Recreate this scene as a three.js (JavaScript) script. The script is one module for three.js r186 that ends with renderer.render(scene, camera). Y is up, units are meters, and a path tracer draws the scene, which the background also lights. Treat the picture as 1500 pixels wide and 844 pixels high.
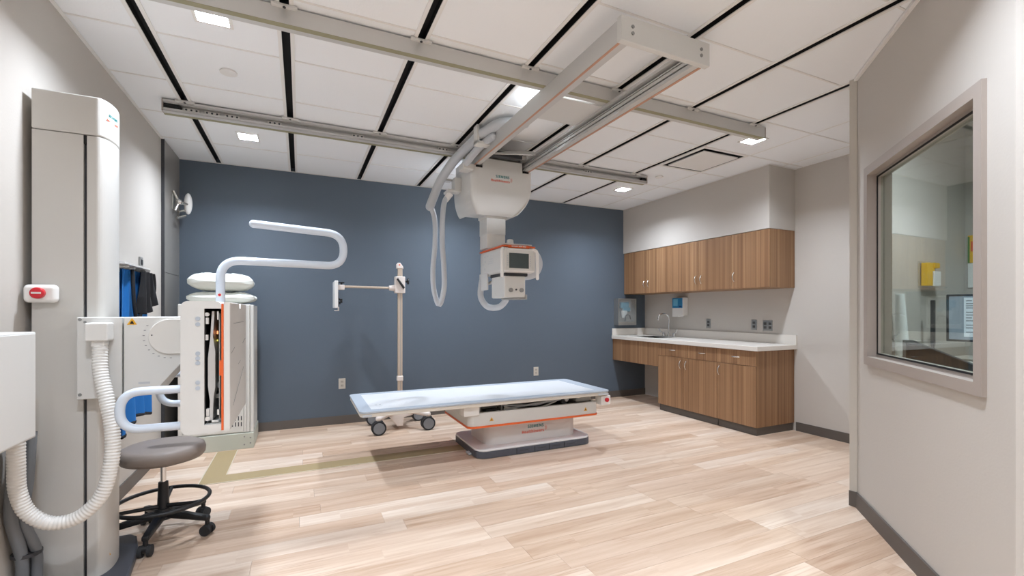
import * as THREE from 'three';
import { RoundedBoxGeometry } from 'three/addons/geometries/RoundedBoxGeometry.js';
import { mergeGeometries, mergeVertices, toCreasedNormals } from 'three/addons/utils/BufferGeometryUtils.js';
import { RectAreaLightUniformsLib } from 'three/addons/lights/RectAreaLightUniformsLib.js';
import { TextGeometry } from 'three/addons/geometries/TextGeometry.js';
import { FontLoader } from 'three/addons/loaders/FontLoader.js';
import { ImprovedNoise } from 'three/addons/math/ImprovedNoise.js';

// ---------------------------------------------------------------- camera, exposure
const scene = new THREE.Scene();
const W = 1500, HPX = 844, F = 668, HORIZON = 456;
const camera = new THREE.PerspectiveCamera(2 * Math.atan(HPX / 2 / F) * 180 / Math.PI, W / HPX, 0.05, 40);
camera.position.set(0, 1.30, 0);
camera.rotation.y = -Math.atan(310 / F);
camera.setViewOffset(W, HPX, 0, -(HORIZON - HPX / 2), W, HPX);       // lens shift, camera level
scene.add(camera);
const renderer = new THREE.WebGLRenderer({ antialias: true });
renderer.toneMapping = THREE.LinearToneMapping;
renderer.toneMappingExposure = 1.06;
renderer.shadowMap.enabled = true;
RectAreaLightUniformsLib.init();
const LAMP_RECESS = 0.06, LAMP_LEVEL = 840, LAMP_COLOUR = 0xe6f0fe;

// ---------------------------------------------------------------- helpers
let seed = 7;
const rnd = () => { seed = (seed * 1664525 + 1013904223) >>> 0; return seed / 4294967296; };
const rr = (a, b) => a + (b - a) * rnd();
const V = (x, y, z) => new THREE.Vector3(x, y, z);
const origin = new Map();
const taken = new Map();
function numbered(name) {
  const n = taken.get(name) ?? 0; taken.set(name, n + 1);
  return n ? `${name}_${String(n).padStart(3, '0')}` : name;
}
function thing(name, label, category, at, group) {
  const o = new THREE.Group(); o.name = numbered(name);
  o.position.set(...at); o.userData = { label, category };
  if (group) o.userData.group = group;
  scene.add(o); origin.set(o, V(...at)); return o;
}
function structure(name, label, at = [0, 0, 0]) {
  const o = new THREE.Group(); o.name = name; o.position.set(...at);
  o.userData = { label, category: name.split('_')[0], kind: 'structure' };
  scene.add(o); origin.set(o, V(...at)); return o;
}
// geometry given in world coordinates, moved into the parent's frame
function part(name, geos, mat, parent, label) {
  const list = Array.isArray(geos) ? geos : [geos];
  let g = list.length > 1 ? mergeGeometries(list.map(x => { const y = x.index ? x.toNonIndexed() : x; for (const k of Object.keys(y.attributes)) if (!['position', 'normal', 'uv'].includes(k)) y.deleteAttribute(k); return y; })) : list[0];
  const o = origin.get(parent);
  g.translate(-o.x, -o.y, -o.z);
  const m = new THREE.Mesh(g, mat); m.name = name; m.castShadow = m.receiveShadow = true;
  if (label) m.userData.label = label;
  parent.add(m); origin.set(m, o); return m;
}
function metreUV(g, ox = 0, oy = 0) {     // box-mapped uv in metres
  const p = g.attributes.position, n = g.attributes.normal, u = g.attributes.uv;
  for (let i = 0; i < p.count; i++) {
    const ax = Math.abs(n.getX(i)), ay = Math.abs(n.getY(i)), az = Math.abs(n.getZ(i));
    if (ax >= ay && ax >= az) u.setXY(i, p.getZ(i) + ox, p.getY(i) + oy);
    else if (ay >= az) u.setXY(i, p.getX(i) + ox, p.getZ(i) + oy);
    else u.setXY(i, p.getX(i) + ox, p.getY(i) + oy);
  }
  return g;
}
// box from x0..x1, y0..y1, z0..z1 with rounded edges r
function bx(x0, x1, y0, y1, z0, z1, r = 0, s = 2) {
  const w = Math.abs(x1 - x0), h = Math.abs(y1 - y0), d = Math.abs(z1 - z0);
  const g = r > 0 ? new RoundedBoxGeometry(w, h, d, s, Math.min(r, w / 2.05, h / 2.05, d / 2.05)) : new THREE.BoxGeometry(w, h, d);
  g.translate((x0 + x1) / 2, (y0 + y1) / 2, (z0 + z1) / 2);
  return metreUV(g);
}
function rod(a, b, r0, r1 = r0, seg = 16) {
  const d = b.clone().sub(a), g = new THREE.CylinderGeometry(r1, r0, d.length(), seg);
  g.applyQuaternion(new THREE.Quaternion().setFromUnitVectors(V(0, 1, 0), d.clone().normalize()));
  g.translate((a.x + b.x) / 2, (a.y + b.y) / 2, (a.z + b.z) / 2); return g;
}
function ball(p, r, sx = 1, sy = 1, sz = 1, seg = 16) { const g = new THREE.SphereGeometry(r, seg, seg * 0.75 | 0); g.scale(sx, sy, sz); g.translate(p.x, p.y, p.z); return g; }
// straight runs joined by round bends
function bentPath(pts, rad) {
  const path = new THREE.CurvePath();
  let prev = pts[0].clone();
  for (let i = 1; i < pts.length - 1; i++) {
    const a = pts[i].clone().sub(pts[i - 1]), b = pts[i + 1].clone().sub(pts[i]);
    const r = Math.min(rad, a.length() * 0.5, b.length() * 0.5);
    const p0 = pts[i].clone().addScaledVector(a.normalize(), -r), p1 = pts[i].clone().addScaledVector(b.normalize(), r);
    path.add(new THREE.LineCurve3(prev, p0)); path.add(new THREE.QuadraticBezierCurve3(p0, pts[i], p1)); prev = p1;
  }
  path.add(new THREE.LineCurve3(prev, pts[pts.length - 1])); return path;
}
function tube(curve, r, n = 60, seg = 12, caps = false) {
  const g = [new THREE.TubeGeometry(curve, n, r, seg, false)];
  if (caps) for (const t of [0, 1]) g.push(ball(curve.getPointAt(t), r, 1, 1, 1, 12));
  return g.length > 1 ? mergeGeometries(g.map(x => x.toNonIndexed())) : g[0];
}
const spline = pts => new THREE.CatmullRomCurve3(pts.map(p => V(...p)), false, 'centripetal');
// corrugated hose: radius ripples along the curve
function ribbed(curve, r, pitch, amp, seg = 18) {
  const len = curve.getLength(), rings = Math.round(len / pitch), n = rings * 4;
  const g = new THREE.TubeGeometry(curve, n, r, seg, false), p = g.attributes.position;
  const c = new THREE.Vector3(), q = new THREE.Vector3();
  for (let i = 0; i <= n; i++) {
    curve.getPointAt(i / n, c);
    const k = i % 4, f = 1 + (k === 0 ? -amp : k === 2 ? amp : amp * 0.5);
    for (let j = 0; j <= seg; j++) { const id = i * (seg + 1) + j; q.fromBufferAttribute(p, id).sub(c).multiplyScalar(f).add(c); p.setXYZ(id, q.x, q.y, q.z); }
  }
  g.computeVertexNormals(); return g;
}
// polygon in the plane given by map(a, b), extruded; pts = [[a,b],...]
function prism(pts, depth, plane, at, holes = [], bevel = 0) {
  const s = pts instanceof THREE.Shape ? pts : new THREE.Shape(pts.map(p => new THREE.Vector2(...p)));
  for (const h of holes) s.holes.push(h instanceof THREE.Path ? h : new THREE.Path(h.map(p => new THREE.Vector2(...p))));
  const g = new THREE.ExtrudeGeometry(s, { depth: depth - 2 * bevel, bevelEnabled: bevel > 0, bevelSize: bevel, bevelThickness: bevel, bevelOffset: -bevel, bevelSegments: 2, curveSegments: 12 });
  if (bevel) g.translate(0, 0, bevel);
  if (plane === 'xy') g.translate(0, 0, at);                                   // extrudes towards +z
  else if (plane === 'zy') { g.applyMatrix4(new THREE.Matrix4().makeBasis(V(0, 0, -1), V(0, 1, 0), V(1, 0, 0))); g.translate(at, 0, 0); }   // a = -z, extrudes to +x
  else if (plane === 'xz') { g.applyMatrix4(new THREE.Matrix4().makeBasis(V(1, 0, 0), V(0, 0, -1), V(0, 1, 0))); g.translate(0, at, 0); }   // b = -z, extrudes up
  return g;
}
function roundRect(x0, x1, y0, y1, r, Path = THREE.Shape) {
  const s = new Path();
  s.moveTo(x0 + r, y0); s.lineTo(x1 - r, y0); s.absarc(x1 - r, y0 + r, r, -Math.PI / 2, 0);
  s.lineTo(x1, y1 - r); s.absarc(x1 - r, y1 - r, r, 0, Math.PI / 2); s.lineTo(x0 + r, y1); s.absarc(x0 + r, y1 - r, r, Math.PI / 2, Math.PI);
  s.lineTo(x0, y0 + r); s.absarc(x0 + r, y0 + r, r, Math.PI, 1.5 * Math.PI); return s;
}
function disc(p, r, depth, axis, seg = 24) {
  const g = new THREE.CylinderGeometry(r, r, depth, seg);
  if (axis === 'x') g.rotateZ(Math.PI / 2); else if (axis === 'z') g.rotateX(Math.PI / 2);
  g.translate(p.x, p.y, p.z); return g;
}

// ---------------------------------------------------------------- textures
const noise = new ImprovedNoise();
const fbm = (x, y, z, o = 4) => { let s = 0, a = 0.5, f = 1; for (let i = 0; i < o; i++) { s += a * noise.noise(x * f, y * f, z + i * 7.3); a *= 0.5; f *= 2; } return s; };
function dataTexture(w, h, fn, srgb = true) {
  const d = new Uint8Array(w * h * 4);
  for (let y = 0; y < h; y++) for (let x = 0; x < w; x++) {
    const c = fn(x / w, y / h), i = (y * w + x) * 4;
    d[i] = Math.max(0, Math.min(255, c[0])); d[i + 1] = Math.max(0, Math.min(255, c[1])); d[i + 2] = Math.max(0, Math.min(255, c[2])); d[i + 3] = 255;
  }
  const t = new THREE.DataTexture(d, w, h); t.wrapS = t.wrapT = THREE.RepeatWrapping; t.magFilter = THREE.LinearFilter; t.minFilter = THREE.LinearMipmapLinearFilter; t.generateMipmaps = true;
  if (srgb) t.colorSpace = THREE.SRGBColorSpace; t.needsUpdate = true; return t;
}
const lerp3 = (a, b, t) => a.map((v, i) => v + (b[i] - v) * Math.max(0, Math.min(1, t)));
// pale oak board, grain along u
function oak(z, light, dark) {
  return dataTexture(1024, 128, (u, v) => {
    const X = u * 1.22, Y = v * 0.152;
    const warp = fbm(X * 2.2, Y * 7, z, 3) * 0.05;
    const ring = Math.sin((Y + warp) * 150 + fbm(X * 1.5, Y * 12, z + 9, 3) * 6);
    const broad = fbm(X * 0.9, Y * 11, z + 20, 3);
    const fine = fbm(X * 9, Y * 300, z + 40, 3);
    const pore = Math.max(0, fbm(X * 16, Y * 420, z + 60, 2) - 0.22);
    const patch = fbm(X * 1.6, Y * 22, z + 80, 2);
    const vein = Math.pow(1 - Math.min(1, Math.abs(fbm(X * 1.3, Y * 30, z + 140, 2)) * 3), 6) * Math.max(0, fbm(X * 2.5, Y * 5, z + 160, 2) + 0.12);
    let t = 0.42 + vein * 1.6 + broad * 0.95 + patch * 0.35 + ring * 0.05 + fine * 0.3 + pore * 0.9;
    return lerp3(light, dark, t);
  });
}
const oakMaps = [oak(1, [230, 213, 196], [196, 168, 145]), oak(31, [226, 207, 188], [191, 162, 138]), oak(61, [232, 217, 201], [203, 177, 155]), oak(91, [224, 204, 185], [186, 156, 131]), oak(121, [230, 213, 197], [197, 170, 147])];
function walnut(z) {          // grain along v
  return dataTexture(512, 512, (u, v) => {
    const X = u * 1.0, Y = v * 1.0;
    const b = fbm(X * 14, Y * 0.5, z, 4), f = fbm(X * 160, Y * 2.0, z + 11, 3), g = fbm(X * 45, Y * 0.8, z + 22, 3), k = Math.max(0, fbm(X * 70, Y * 1.0, z + 33, 2) - 0.15);
    return lerp3([177, 139, 102], [112, 78, 51], 0.45 + b * 0.8 + f * 0.4 + g * 0.5 + k * 0.6);
  });
}
const walnutMaps = [walnut(3), walnut(53), walnut(103)];
const speckle = dataTexture(256, 256, (u, v) => { const n = 128 + fbm(u * 60, v * 60, 5, 3) * 150 + (Math.sin(u * 9000 + v * 7000) > 0.97 ? -30 : 0); return [n, n, n]; }, false);
speckle.repeat.set(1.7, 1.7);
const peel = dataTexture(256, 256, (u, v) => { const n = 128 + fbm(u * 40, v * 40, 2, 3) * 180; return [n, n, n]; }, false);
peel.repeat.set(2.5, 2.5);

// ---------------------------------------------------------------- materials
const std = (c, roughness = 0.6, o = {}) => new THREE.MeshStandardMaterial({ color: c, roughness, ...o });
const M = {
  wall: std('#c6c0b8', 0.75, { bumpMap: peel, bumpScale: 0.0004 }),
  blue: std('#57626d', 0.7, { bumpMap: peel, bumpScale: 0.0004 }),
  tile: std('#f5f7f8', 0.9, { bumpMap: speckle, bumpScale: 0.0008 }),
  grid: std('#eceae6', 0.5),
  black: std('#0b0b0c', 0.7),
  base: std('#5d5650', 0.55),
  white: std('#d9d8d4', 0.42),
  column: std('#c9c6c0', 0.42),
  whiteSoft: std('#dfdcd6', 0.5),
  gloss: std('#eceae6', 0.25),
  greyTube: std('#c3c6c9', 0.38),
  pipe: std('#cfd9e4', 0.3),
  alu: std('#cfcecb', 0.4, { metalness: 0.25 }),
  aluDark: std('#a5a4a1', 0.42, { metalness: 0.35 }),
  silver: std('#e8e8e6', 0.25, { metalness: 0.15 }),
  chrome: std('#dcdcdc', 0.12, { metalness: 1 }),
  nickel: std('#d6d2ca', 0.25, { metalness: 0.9 }),
  steel: std('#bcbab5', 0.3, { metalness: 0.8 }),
  orange: std('#e2642a', 0.45),
  copper: std('#c99a80', 0.4, { metalness: 0.2 }),
  olive: std('#9b977a', 0.6),
  red: std('#c5202c', 0.3),
  yellow: std('#eebb1a', 0.5),
  warn: std('#e0a51a', 0.5),
  dark: std('#37393d', 0.5),
  plinth: std('#4d5058', 0.45),
  plastic: std('#17181a', 0.45),
  rubber: std('#2b2c2e', 0.75),
  wheel: std('#83868a', 0.5),
  grey: std('#8d8d8b', 0.5),
  guard: std('#c2bcb2', 0.4),
  greige: std('#a89d94', 0.5),
  door: std('#8f8b85', 0.32),
  cabinet: std('#dedcd5', 0.45),
  cabinetBase: std('#c4c7ba', 0.5),
  seat: std('#857a72', 0.55, { bumpMap: speckle, bumpScale: 0.0003 }),
  counter: std('#e3ddd4', 0.25),
  tableTop: std('#e2e3e4', 0.3),
  tableRim: std('#b4bcc5', 0.35),
  tableSide: std('#d9d2c6', 0.4, { metalness: 0.15 }),
  duct: std('#a4906a', 0.6),
  ductEdge: std('#d8cdb9', 0.4, { metalness: 0.3 }),
  teal: std('#1f7f80', 0.5),
  salmon: std('#e8705a', 0.5),
  text: std('#77777a', 0.6),
  screen: std('#4d5657', 0.12),
  pole: std('#cbb9a6', 0.35, { metalness: 0.35 }),
  poleWhite: std('#e4d9d0', 0.45),
  pillow: std('#e8ebe3', 0.85),
  apronBlue: std('#1c73c0', 0.75),
  apronBlack: std('#121317', 0.75),
  hose: std('#dddbd6', 0.5),
  cable: std('#6f7377', 0.5),
  glass: new THREE.MeshPhysicalMaterial({ color: '#eef3ee', roughness: 0.02, transmission: 1, thickness: 0, ior: 1.5 }),
  clear: new THREE.MeshPhysicalMaterial({ color: '#f4f6f6', roughness: 0.08, transmission: 0.9, thickness: 0, ior: 1.45 }),
  lens: std('#ffffff', 0.5, { emissive: LAMP_COLOUR, emissiveIntensity: 3 }),
  paper: std('#eef0ee', 0.8),
  desk: std('#d3cec5', 0.45),
};
const walnutMats = walnutMaps.map(m => std('#ffffff', 0.5, { map: m }));
const oakMats = [];
for (const m of oakMaps) for (const t of ['#ffffff', '#f6efe9', '#fcf7f2', '#ede4dc']) oakMats.push(std(t, 0.42, { map: m }));
const fontBold = await new FontLoader().loadAsync('fonts/droid/droid_sans_bold.typeface.json');
const fontReg = await new FontLoader().loadAsync('fonts/droid/droid_sans_regular.typeface.json');
// lettering of given width, lower left corner at p, along unit vector dx, facing n
function lettering(str, font, width, p, dx, n, depth = 0.0012, squash = 1) {
  const g = new TextGeometry(str, { font, size: 1, depth: 1, curveSegments: 3, bevelEnabled: false });
  g.computeBoundingBox(); const b = g.boundingBox, k = width / (b.max.x - b.min.x);
  g.translate(-b.min.x, 0, 0); g.scale(k, k * squash, depth);
  g.applyMatrix4(new THREE.Matrix4().makeBasis(dx, V(0, 1, 0), n)); g.translate(p.x, p.y, p.z); return g;
}
function emblem(p, dx, n, r) {    // the little arc of dots behind the name
  const g = [], q = new THREE.Quaternion().setFromUnitVectors(V(0, 1, 0), n);
  for (let ring = 0; ring < 3; ring++) for (let k = 0; k < 5; k++) {
    const a = -1.1 + k * 0.55, R = r * (0.45 + ring * 0.28);
    const c = new THREE.CylinderGeometry(r * 0.1, r * 0.1, 0.0012, 8); c.applyQuaternion(q);
    const at = p.clone().addScaledVector(dx, Math.cos(a) * R).add(V(0, Math.sin(a) * R, 0)).addScaledVector(n, 0.0005);
    c.translate(at.x, at.y, at.z); g.push(c);
  }
  return g;
}
function brandMark(parent, p, width, dx, n) {      // two lines of print and a dotted arc
  part('upper_lettering', lettering('SIEMENS', fontBold, width * 0.72, p.clone().addScaledVector(dx, width * 0.26), dx, n), M.teal, parent, 'teal lettering');
  part('lower_lettering', lettering('Healthineers', fontBold, width, p.clone().add(V(0, -width * 0.205, 0)), dx, n), M.salmon, parent, 'orange lettering');
  part('dotted_emblem', emblem(p.clone().addScaledVector(dx, width * 1.03).add(V(0, -width * 0.06, 0)), dx, n, width * 0.11), M.salmon, parent, 'small dotted orange arc');
}

// ================================================================ ROOM SHELL
const H = 2.845, ZB = -5.61, XL = -1.13, XR = 4.90, ZF = 1.7;
const C45 = 1.57, P0 = V(3.346, 0, C45 - 3.346), ZW = -1.822, ZI = -1.81;       // booth corner
// ---- floor
{
  const floor = structure('floor', 'pale oak-look plank floor');
  part('subfloor', bx(XL - 0.15, XR + 0.15, -0.16, -0.012, ZB - 0.15, ZF + 0.15), M.base, floor);
  const pw = 0.152, pl = 1.22, gap = 0.0012;
  let row = 0;
  for (let z = ZB; z < 0.1; z += pw, row++) {
    let x = XL - rr(0, pl);
    while (x < XR) {
      const x0 = Math.max(x, XL), x1 = Math.min(x + pl, XR);
      if (x1 - x0 > 0.02) {
        const g = bx(x0 + gap / 2, x1 - gap / 2, -0.012, 0, z + gap / 2, z + pw - gap / 2);
        const p = g.attributes.position, n = g.attributes.normal, uv = g.attributes.uv, ou = rnd();
        const flip = rnd() < 0.5;
        for (let i = 0; i < p.count; i++) { let u = (p.getX(i) - x) / pl, v = (p.getZ(i) - z) / pw; if (flip) { u = 1 - u; v = 1 - v; } uv.setXY(i, u + ou, v); }
        part('plank', g, oakMats[Math.floor(rnd() * oakMats.length)], floor);
      }
      x += pl;
    }
  }
  const g = bx(XL, XR, -0.012, 0, ZB + row * pw, ZF); const uv = g.attributes.uv;
  for (let i = 0; i < uv.count; i++) uv.setXY(i, uv.getX(i) / 1.22, uv.getY(i) / 0.152);
  part('plank_field', g, oakMats[0], floor).userData.kind = 'stuff';
}
// ---- walls
function wallPiece(name, label, geos, mat) { const s = structure(name, label); part(name.startsWith('baseboard') ? 'board' : 'plaster', geos, mat, s); return s; }
wallPiece('wall_left', 'light greige painted left wall', bx(XL - 0.14, XL, 0, H + 0.12, ZB, ZF), M.wall);
wallPiece('wall_back', 'slate blue painted end wall', bx(XL - 0.14, XR + 0.14, 0, H + 0.12, ZB - 0.14, ZB), M.blue);
wallPiece('wall_right', 'light greige wall behind the counter', bx(XR, XR + 0.14, 0, H + 0.12, ZB, ZF), M.wall);
wallPiece('wall_front', 'greige wall closing the room', bx(XL - 0.14, XR + 0.14, 0, H + 0.12, ZF, ZF + 0.14), M.wall);
wallPiece('wall_booth', 'greige wall of the control booth', [bx(P0.x, 3.45, 0, H, ZW, ZW + 0.04), bx(3.45, XR, 0, H, -1.87, ZI)], M.wall);
wallPiece('wall_soffit', 'greige bulkhead above the wall cabinets', bx(4.48, XR, 2.178, H, ZB, -3.215), M.wall);
// angled booth wall with its window opening
const dA = V(-Math.SQRT1_2, 0, Math.SQRT1_2), nA = V(-Math.SQRT1_2, 0, -Math.SQRT1_2);
const AM = new THREE.Matrix4().makeBasis(dA, V(0, 1, 0), nA).setPosition(P0);
const onAngle = g => g.applyMatrix4(AM);
const SE = 1.51, win = { s0: 0.165, s1: 1.353, y0: 0.968, y1: 2.195 }, fw = 0.052;
{
  const s = new THREE.Shape([[0, 0], [SE, 0], [SE, H], [0, H]].map(p => new THREE.Vector2(...p)));
  s.holes.push(new THREE.Path([[win.s0 + 0.02, win.y0 + 0.02], [win.s1 - 0.02, win.y0 + 0.02], [win.s1 - 0.02, win.y1 - 0.02], [win.s0 + 0.02, win.y1 - 0.02]].map(p => new THREE.Vector2(...p))));
  const g = new THREE.ExtrudeGeometry(s, { depth: 0.1, bevelEnabled: false }); g.translate(0, 0, -0.1);
  wallPiece('wall_angled', 'greige angled booth wall around the observation window', metreUV(onAngle(g)), M.wall);
  const pe = P0.clone().addScaledVector(dA, SE);
  wallPiece('wall_near', 'greige wall beside the angled booth wall', bx(pe.x, pe.x + 0.12, 0, H, pe.z, ZF), M.wall);
  const bb = structure('baseboard_angled', 'dark taupe rubber base along the booth wall');
  const b = new THREE.BoxGeometry(SE, 0.1, 0.012); b.translate(SE / 2, 0.05, 0.006); part('board', [onAngle(b), bx(P0.x - 0.012, P0.x, 0, 0.1, ZW, P0.z + 0.008)], M.base, bb);
  const tr = structure('trim_1', 'pale metal corner guard on the booth corner');
  part('corner_guard', [bx(P0.x - 0.004, P0.x, 0.1, H, ZW, P0.z)], M.guard, tr);
}
wallPiece('baseboard_back', 'dark taupe rubber base along the blue wall', bx(-0.95, XR, 0, 0.095, ZB, ZB + 0.01), M.base);
wallPiece('baseboard_right', 'dark taupe rubber base along the right wall', bx(XR - 0.01, XR, 0, 0.095, -3.2, ZW), M.base);
wallPiece('baseboard_left', 'dark taupe rubber base along the left wall', bx(XL, XL + 0.01, 0, 0.095, -5.0, ZF), M.base);
// grey door leaf at the far end of the left wall
{
  const d = structure('door_1', 'grey full-height door leaf at the end of the left wall');
  part('upper_panel', bx(XL, XL + 0.02, 1.655, H, -5.59, -5.03), M.door, d);
  part('lower_panel', bx(XL, XL + 0.02, 0.01, 1.65, -5.59, -5.03), M.door, d);
  part('door_edge', bx(XL, XL + 0.024, 0, H, -5.03, -5.018), M.dark, d);
  const t = structure('trim_2', 'thin pale metal strip in the corner of the blue wall');
  part('strip', bx(XL, XL + 0.018, 0, H, ZB, ZB + 0.016), M.aluDark, t);
}
// ---- observation window
{
  const w = structure('window_1', 'steel-framed observation window of the control booth');
  const box = (s0, s1, y0, y1, n0, n1) => { const g = new THREE.BoxGeometry(s1 - s0, y1 - y0, n1 - n0); g.translate((s0 + s1) / 2, (y0 + y1) / 2, (n0 + n1) / 2); return onAngle(g); };
  const ring = (name, inset, width, n0, n1, mat) => {
    const a = win.s0 + inset, b = win.s1 - inset, c = win.y0 + inset, d = win.y1 - inset;
    part(name, [box(a, b, c, c + width, n0, n1), box(a, b, d - width, d, n0, n1), box(a, a + width, c + width, d - width, n0, n1), box(b - width, b, c + width, d - width, n0, n1)], mat, w);
  };
  ring('window_frame', 0, fw, -0.11, 0.018, M.greige);
  ring('window_stop', fw, 0.022, -0.07, -0.03, M.greige);
  ring('glazing_gasket', fw + 0.016, 0.009, -0.031, -0.026, M.black);
  part('pane', box(win.s0 + fw, win.s1 - fw, win.y0 + fw, win.y1 - fw, -0.046, -0.044), M.glass, w);
}
// ---- ceiling: slot channels, tees, tiles
const SX = k => -0.768 + 0.6945 * k, SLOT = 0.046, FL = 0.0195;
const ZL = k => -5.58 + 0.615 * k;
const diffuserCell = { x: 3.74, z: -3.43 };
const LZ = [-4.65, -2.82, -0.98, 0.87], LX = [-0.42, 1.64, 3.71];
const lampSpots = LX.flatMap((x, i) => LZ.filter((z, j) => !(i === 2 && j > 2)).map(z => [x, z]));
{
  const c = structure('ceiling', 'white lay-in tile ceiling with black slot channels');
  part('plenum_deck', bx(XL - 0.15, XR + 0.15, H + 0.09, H + 0.14, ZB - 0.15, ZF + 0.15), M.black, c);
  const cols = [];
  let last = XL;
  for (let k = 0; k < 7; k++) {
    const x = SX(k);
    part('slot_channel', [bx(x - SLOT / 2 - 0.002, x - SLOT / 2, H, H + 0.05, ZB, ZF), bx(x + SLOT / 2, x + SLOT / 2 + 0.002, H, H + 0.05, ZB, ZF), bx(x - SLOT / 2, x + SLOT / 2, H + 0.045, H + 0.05, ZB, ZF)], M.black, c, 'black slot channel');
    part('slot_flange', [bx(x - SLOT / 2 - FL, x - SLOT / 2 + 0.001, H - 0.003, H + 0.003, ZB, ZF), bx(x + SLOT / 2 - 0.001, x + SLOT / 2 + FL, H - 0.003, H + 0.003, ZB, ZF)], M.grid, c);
    cols.push([last, x - SLOT / 2 - FL]); last = x + SLOT / 2 + FL;
  }
  cols.push([last, last + 0.61]); cols.push([last + 0.61, last + 1.22]); cols.push([last + 1.22, XR]);
  for (const x of [last + 0.61, last + 1.22]) part('tee_bar', bx(x - 0.0075, x + 0.0075, H - 0.001, H + 0.004, ZB, ZF), M.grid, c);
  const zs = [ZB]; for (let k = 1; ZL(k - 1) < ZF; k++) { const z = ZL(k); if (z >= ZF) { zs.push(ZF); break; } zs.push(z); }
  for (const [x0, x1] of cols) for (let j = 0; j < zs.length - 1; j++) {
    const z0 = zs[j], z1 = zs[j + 1], mx = (x0 + x1) / 2, mz = (z0 + z1) / 2;
    if (j) part('cross_tee', bx(x0, x1, H - 0.001, H + 0.004, z0 - 0.006, z0 + 0.006), M.grid, c);
    if (Math.abs(mx - diffuserCell.x) < 0.2 && Math.abs(mz - diffuserCell.z) < 0.25) { diffuserCell.b = [x0, x1, z0, z1]; continue; }
    const lamp = lampSpots.find(l => l[0] > x0 && l[0] < x1 && l[1] > z0 && l[1] < z1);
    if (lamp) { part('ceiling_tile', metreUV(prism([[x0 - 0.001, -z1 + 0.002], [x1 + 0.001, -z1 + 0.002], [x1 + 0.001, -z0 - 0.002], [x0 - 0.001, -z0 - 0.002]], 0.015, 'xz', H + 0.003, [[[lamp[0] - 0.08, -lamp[1] - 0.08], [lamp[0] - 0.08, -lamp[1] + 0.08], [lamp[0] + 0.08, -lamp[1] + 0.08], [lamp[0] + 0.08, -lamp[1] - 0.08]]])), M.tile, c); continue; }
    part('ceiling_tile', bx(x0 - 0.001, x1 + 0.001, H + 0.003, H + 0.018, z0 + 0.002, z1 - 0.002), M.tile, c);
  }
  const tr = structure('trim_3', 'white wall angle around the ceiling edge');
  const a = new THREE.BoxGeometry(SE, 0.02, 0.02); a.translate(SE / 2, H - 0.01, 0.01);
  part('wall_angle', [bx(XL, XL + 0.02, H - 0.003, H, ZB, ZF), bx(XL, XR, H - 0.003, H, ZB, ZB + 0.02), bx(4.46, 4.48, H - 0.003, H, ZB, -3.2), bx(4.46, XR, H - 0.003, H, -3.215, -3.195), onAngle(a)], M.grid, tr);
}
// ---- square downlights
function downlight(x, z, label, group) {
  const t = thing('recessed_downlight', label, 'light', [x, H, z], group);
  const s = 0.072, o = 0.09, d = LAMP_RECESS;
  part('trim_ring', [bx(x - o, x + o, H - 0.004, H + 0.003, z - o, z - s), bx(x - o, x + o, H - 0.004, H + 0.003, z + s, z + o), bx(x - o, x - s, H - 0.004, H + 0.003, z - s, z + s), bx(x + s, x + o, H - 0.004, H + 0.003, z - s, z + s)], M.grid, t);
  part('reflector', [bx(x - s - 0.004, x - s, H, H + d + 0.006, z - s, z + s), bx(x + s, x + s + 0.004, H, H + d + 0.006, z - s, z + s), bx(x - s, x + s, H, H + d + 0.006, z - s - 0.004, z - s), bx(x - s, x + s, H, H + d + 0.006, z + s, z + s + 0.004)], M.gloss, t);
  part('light_lens', bx(x - s, x + s, H + d, H + d + 0.005, z - s, z + s), M.lens, t, 'glowing white lens');
  const l = new THREE.RectAreaLight(LAMP_COLOUR, LAMP_LEVEL, s * 1.96, s * 1.96);
  l.position.set(0, d - 0.004, 0); l.rotation.x = -Math.PI / 2; l.name = 'lamp_light'; t.add(l);
}
const lampWords = {
  '0,0': 'square ceiling downlight between far ceiling rail and blue wall, above cabinet', '0,1': 'square ceiling downlight just beyond near ceiling rail, above wall stand',
  '1,0': 'square ceiling downlight above the tube housing, close to blue wall', '1,1': 'square ceiling downlight half hidden behind the overhead bridge beam',
  '2,0': 'square ceiling downlight near far rail end, before wall cabinets', '2,1': 'square ceiling downlight under the right end of near ceiling rail' };
LX.forEach((x, i) => LZ.forEach((z, j) => {
  if (i === 2 && j > 2) return;
  downlight(x, z, lampWords[`${i},${j}`] ?? (i === 2 ? 'square downlight in the ceiling of the control booth' : `square ceiling downlight ${j === 2 ? 'a row before' : 'closest to'} the front wall, ${i ? 'beside the booth' : 'along the left wall'}`), 'square ceiling downlights');
}));
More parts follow.
